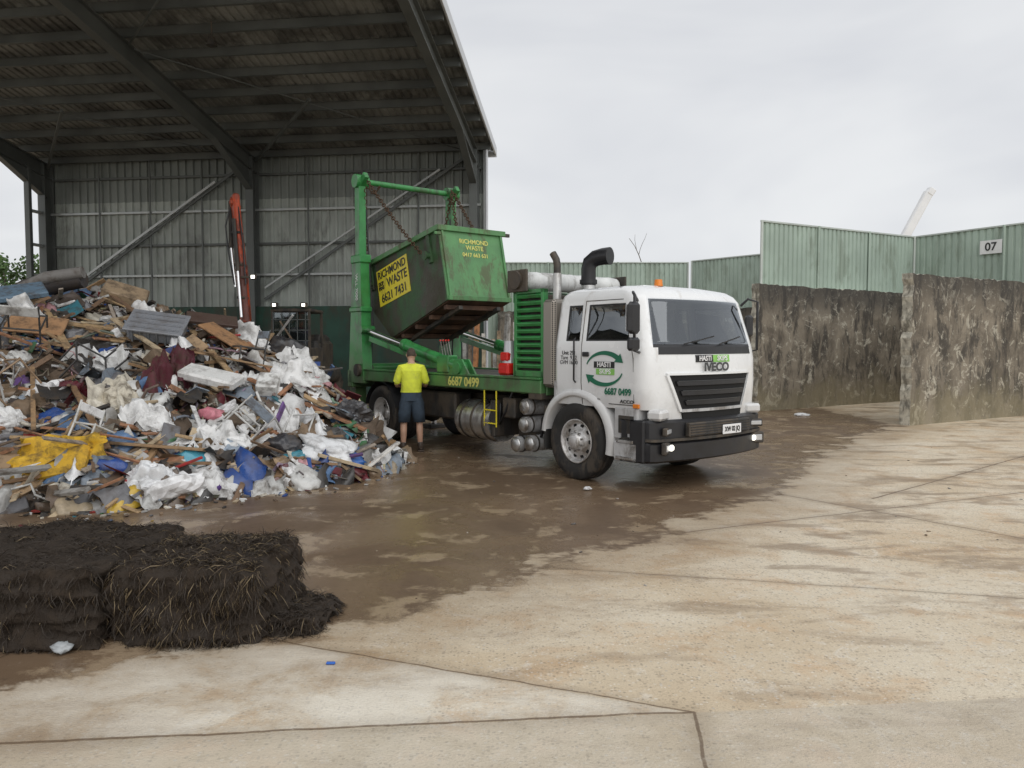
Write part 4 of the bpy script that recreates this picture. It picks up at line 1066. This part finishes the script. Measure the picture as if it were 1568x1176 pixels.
LT=[((-6.3,12.2),(-4.1,10.8)),((-4.6,13.2),(-2.6,11.0)),((-4.2,11.9),(-2.3,11.2)),((-5.9,10.3),(-4.7,8.9)),((-6.9,13.3),(-5.6,12.4)),((-4.0,12.9),(-2.8,12.2)),((-6.6,10.6),(-5.8,9.3)),((-5.1,9.0),(-3.7,9.3)),((-3.9,11.4),(-2.1,11.0)),((-5.3,12.8),(-4.0,11.2)),((-7.9,12.9),(-6.5,11.3)),((-3.3,9.5),(-2.9,10.5)),((-2.5,9.9),(-1.8,10.3)),((-4.4,12.9),(-3.0,10.9)),((-5.0,11.6),(-3.4,11.9))]
for (a,c) in LT:
    za=heap(*a)+.22;zc=heap(*c)+.2; b.beam((a[0],a[1],za),(c[0],c[1],zc),U(.05,.11),U(.025,.045),WASTE,.004,col=random.choice(wood))
b.beam((-2.0,10.35,.10),(-1.6,10.8,.42),.08,.03,WASTE,.004,col=(.72,.7,.66))
for k in range(9):
    x0=-6.9+U(-.4,.5);y0=10+U(-.3,.6); z=heap(x0,y0); b.tube([(x0,y0,z),(x0+U(-.3,.3),y0,z+U(.3,.6)),(x0+U(-.5,.5),y0+U(-.2,.2),z+U(.2,.5))],.014,WASTEG,6,col=(.6,.6,.58))
b.done('large_items',rub,recalc=False)
random.seed(9); b=B()
for i in range(230):
    t=R()
    if t<.65:
        x=U(-6.5,-1.6); y=lerpt(x,yx,yf)-abs(random.gauss(0,.3))
    elif t<.8: x,y=U(-1.6,5),U(5.5,15)
    else: x,y=U(-1,8),U(3.5,16)
    s=U(.01,.05) if t<.65 else U(.005,.02)
    M=Matrix.Translation((x,y,s*.3))@Euler((U(-.3,.3),U(-.3,.3),U(0,6))).to_matrix().to_4x4()
    b.mbox(M,(s*U(1,2.5),s,s*U(.3,.6)),WASTE,0,pick() if t<.65 else random.choice(small))
b.mbox(Matrix.Translation((-1.02,4.25,.008)),(.05,.02,.012),WASTEG,.003,(.02,.12,.5))
bag(b,Matrix.Translation((.93,9.4,.03)),(.05,.03,.025),(.7,.7,.7)); bag(b,Matrix.Translation((7.3,19.3,.03)),(.2,.1,.04),(.65,.65,.65))
bag(b,Matrix.Translation((-2.62,4.4,.035)),(.06,.045,.035),(.35,.37,.38))
b.done('litter')
# ------------------------------------------------------------------ matted straw/soil bales
SOIL=attrmat('bale_soil',.85,1.,30,.3,.3); STR=attrmat('straw_strands',.6,0,30,.4,0)
def bale(name,c,h,nstr,straw,seed):
    random.seed(seed); e=empty(name); c=Vector(c); h=Vector(h)
    def S(p):
        q=p.lerp(p.normalized()*1.28,.33); k=noise.noise(q*1.7+Vector((seed,0,0)))*.14+noise.noise(q*4+Vector((seed,0,0)))*.09
        q=q*(1+k); r=c+Vector((q.x*h.x,q.y*h.y,q.z*h.z))
        if q.z<-.3: r.x+=(q.x)*.12*(-q.z-.3); r.y+=q.y*.10*(-q.z-.3)
        r+=Vector((noise.noise(r*14),noise.noise(r*14+Vector((5,5,5))),noise.noise(r*14+Vector((9,1,5)))))*.028
        return r
    b=B(); n=34
    for ax in range(3):
        for sg in(-1,1):
            vs=[]
            for j in range(n+1):
                for i in range(n+1):
                    p=[0,0,0]; p[ax]=sg; p[(ax+1)%3]=2*i/n-1; p[(ax+2)%3]=2*j/n-1; vs.append(S(Vector(p)))
            W=n+1; b.add(vs,[(j*W+i,j*W+i+1,(j+1)*W+i+1,(j+1)*W+i) for j in range(n) for i in range(n)],SOIL,True,(.030,.022,.016))
    b.done('soil_core',e)
    b=B()
    for k in range(nstr):
        ax=random.choice((0,1,1,2,2)); sg=1 if ax==2 else random.choice((-1,1,-1) if ax==1 else (-1,1)); p=[0,0,0]; p[ax]=sg; p[(ax+1)%3]=U(-1,1);p[(ax+2)%3]=U(-1,1)
        P0=Vector(p); a=S(P0)
        if noise.noise(a*3.1+Vector((seed,2,2)))<-.12 and R()<.75: continue
        nrm=Vector((P0.x if ax==0 else 0,P0.y if ax==1 else 0,P0.z if ax==2 else 0))
        if ax==2: d=Vector((U(-1,1),U(-1,1),U(-.1,.25))).normalized()
        else: d=(Vector((U(-.8,.8),U(-.8,.8),-1))+nrm*U(-.1,.4)).normalized()
        L=U(.03,.13); wd=U(.0009,.0026); sd=d.cross(Vector((U(-1,1),U(-1,1),U(-1,1)))).normalized()*wd
        m=a+d*L*.5+nrm*.010; t=a+d*L+Vector((U(-.03,.03),U(-.03,.03),-.02))
        z=U(0,1); col=(.030,.021,.014) if z>straw else random.choice([(.15,.11,.06),(.20,.15,.085),(.09,.06,.035)])
        if t.z<.004: t.z=.004
        if m.z<.004: m.z=.005
        b.add([a-sd,a+sd,m+sd,m-sd,t],[(0,1,2,3),(3,2,4)],STR,False,col)
    b.done('strands',e,recalc=False)
bale('straw_bale',(-1.97,5.0,.22),(.46,.45,.235),15000,.22,3)
bale('straw_bale',(-3.25,5.06,.23),(.82,.60,.245),11000,.07,12)
bale('straw_bale',(-1.58,4.96,.03),(.36,.26,.065),4500,.06,22)
# ------------------------------------------------------------------ man
man=empty('worker',(-1.68,12.85,0),math.radians(8))
HIV=mat('hi_vis_yellow',(.70,.76,.06),.75,0,.08,12,.5,12,(.35,.38,.1),.15,6); NAVY=mat('navy_cloth',(.04,.06,.085),.85,0,.2,10,.4,16); SKIN=mat('skin',(.48,.29,.20),.5,0,.08,15,.0,60); HAIR=mat('hair',(.07,.05,.035),.8,0,.4,30,.8,90); BOOT=mat('boots',(.05,.035,.025),.6,0,.3,10,.3,40); SOCK=mat('socks',(.3,.3,.3),.9,0,0)
def skinmesh(name,verts,edges,radii,root,sub=2):
    me=bpy.data.meshes.new(name); me.from_pydata(verts,edges,[]); o=bpy.data.objects.new(name,me); scene.collection.objects.link(o)
    bpy.context.view_layer.objects.active=o
    m=o.modifiers.new('skin','SKIN'); m.use_smooth_shade=True
    for i,r in enumerate(radii):
        sv=me.skin_vertices[0].data[i]; sv.radius=(r if isinstance(r,tuple) else (r,r)); sv.use_root=(i==root)
    s=o.modifiers.new('sub','SUBSURF'); s.levels=sub; s.render_levels=sub
    dg=bpy.context.evaluated_depsgraph_get(); ev=o.evaluated_get(dg); m2=bpy.data.meshes.new_from_object(ev)
    bpy.data.objects.remove(o)
    return m2
vts=[(0,0,.92),(0,-.01,1.08),(0,-.015,1.25),(0,-.01,1.38),(0,.01,1.47),(0,.03,1.53),(0,.055,1.60),(0,.07,1.66)]
rad=[.135,.135,.15,.125,.065,.055,.088,.075]
eds=[(i,i+1) for i in range(7)]
for s in(-1,1):
    k=len(vts); vts+=[(s*.16,-.01,1.40),(s*.21,.0,1.28),(s*.245,.03,1.15),(s*.235,.15,1.10),(s*.20,.27,1.12)]; rad+=[.068,.054,.045,.040,.028]
    eds+=[(3,k),(k,k+1),(k+1,k+2),(k+2,k+3),(k+3,k+4)]
    k=len(vts); vts+=[(s*.09,0,.84),(s*.115,.01,.66),(s*.13,.015,.49),(s*.135,-.015,.34),(s*.14,-.01,.10),(s*.155,.13,.045)]; rad+=[.10,.085,.060,.062,.040,.035]
    eds+=[(0,k),(k,k+1),(k+1,k+2),(k+2,k+3),(k+3,k+4),(k+4,k+5)]
try:
    me=skinmesh('body',vts,eds,rad,0)
    for v in me.vertices:
        x,y,z=v.co
        if .85<z<1.46 and abs(x)<.2:
            v.co.x*=1.08; v.co.y*=.85
    for m in(SKIN,HIV,NAVY,SOCK): me.materials.append(m)
    for p in me.polygons:
        x,y,z=p.center; p.use_smooth=True
        if z>1.475 and abs(x)<.09: i=0
        elif z>1.02:
            i=1
            if abs(x)>.17 and (y>.08 or z<1.13): i=0
        elif z>.50: i=2
        elif z>.17: i=0
        else: i=3
        p.material_index=i
    o=bpy.data.objects.new('body',me); scene.collection.objects.link(o); o.parent=man
except Exception as ex_: print('SKINERR',ex_)
b=B()
def rings(b,cs,mt,seg=20):
    vs=[];fs=[]
    for (x,y,z,rx_,ry_) in cs:
        for k in range(seg):
            t=2*math.pi*k/seg; w_=1+.04*math.sin(3*t+z*17)+.03*math.sin(5*t+z*31); vs.append((x+rx_*math.cos(t)*w_,y+ry_*math.sin(t)*w_,z))
    for i in range(len(cs)-1):
        for k in range(seg):
            k2=(k+1)%seg; fs.append((i*seg+k,i*seg+k2,(i+1)*seg+k2,(i+1)*seg+k))
    b.add(vs,fs,mt,True)
for s in(-1,1):
    rings(b,[(s*.075,0,.92,.10,.12),(s*.09,0,.82,.115,.125),(s*.11,.01,.66,.108,.115),(s*.128,.015,.50,.098,.105),(s*.128,.015,.50,.08,.085),(s*.12,.01,.6,.075,.08)],NAVY)
    b.tube([(s*.15,-.01,1.42),(s*.185,-.005,1.34),(s*.22,.01,1.24),(s*.243,.025,1.17)],[.073,.074,.068,.064],HIV,14)
    b.ball((s*.15,.06,.055),(.052,.14,.05),BOOT,3); b.ball((s*.142,-.01,.10),(.055,.07,.085),BOOT,3); b.box((s*.15-.055,s*.15+.055),(-.09,.20),(0,.03),BOOT,.012)
rings(b,[(0,-.012,1.36,.175,.12),(0,-.012,1.22,.175,.135),(0,-.01,1.08,.168,.135),(0,-.005,1.0,.175,.14)],HIV)
rings(b,[(0,-.005,1.03,.168,.133),(0,-.003,.92,.170,.138),(0,0,.86,.175,.142)],NAVY)
b.done('clothes',man)
b=B(); hc=Vector((0,.065,1.62)); T=Euler((-.25,0,.12)).to_matrix()
b.ball(hc,(.073,.092,.108),SKIN,4,M=T)
v,f=ico(4); vs=[]
for i,p in enumerate(v):
    q=Vector((p.x*.079,p.y*.098-.004,p.z*.112+.006)); vs.append(hc+T@q)
fs=[t for t in f if all((v[i].z>.35 or (v[i].y<.15 and v[i].z>-.45)) and not(v[i].y>.75 and v[i].z<.62) for i in t)]
b.add(vs,fs,HAIR,True)
for s in(-1,1):
    b.ball(hc+T@Vector((s*.076,.0,-.005)),(.010,.022,.032),SKIN,2,M=T); b.ball(hc+T@Vector((s*.03,.085,.008)),(.012,.008,.008),WHITE2,2,M=T); b.ball(hc+T@Vector((s*.03,.092,.008)),(.005,.004,.005),BLACK,1,M=T)
    b.ball(hc+T@Vector((s*.03,.088,.026)),(.018,.006,.004),HAIR,1,M=T)
b.ball(hc+T@Vector((0,.096,-.018)),(.012,.018,.022),SKIN,2,M=T); b.ball(hc+T@Vector((0,.086,-.052)),(.024,.008,.006),SKIN,2,M=T)
b.ball(hc+T@Vector((0,.06,-.085)),(.035,.03,.022),SKIN,2,M=T)
b.cyl((0,.0,1.42),(0,.045,1.56),.058,SKIN,r2=.054)
b.tube([(.07*math.cos(t),.012+.065*math.sin(t),1.475+.012*math.sin(t)) for t in [2*math.pi*k/16 for k in range(17)]],.014,HIV,8)
for s in(-1,1):
    w0=Vector((s*.20,.27,1.12)); d=Vector((-s*.25,1,-.1)).normalized(); side=Vector((1,s*.25,0)).normalized(); dn_=Vector((0,0,-1))
    Mh=Matrix((side,d,side.cross(d))).transposed()
    b.ball(w0+d*.05,(.04,.052,.017),SKIN,3,M=Mh)
    for k,L in enumerate((.070,.080,.075,.058)):
        a=w0+d*.09+side*(-.03+.02*k); p1=a+d*L*.45+dn_*.006; p2=p1+d*L*.2+dn_*L*.35; p3=p2-d*L*.12+dn_*L*.25
        b.tube([a-d*.02,p1,p2,p3],[.0095,.009,.008,.007],SKIN,8)
    a=w0+d*.03-side*s*.035; b.tube([a,a-side*s*.025+d*.02,a-side*s*.03+d*.05+dn_*.02],[.012,.010,.008],SKIN,8)
b.done('head_and_hands',man)
print('done')
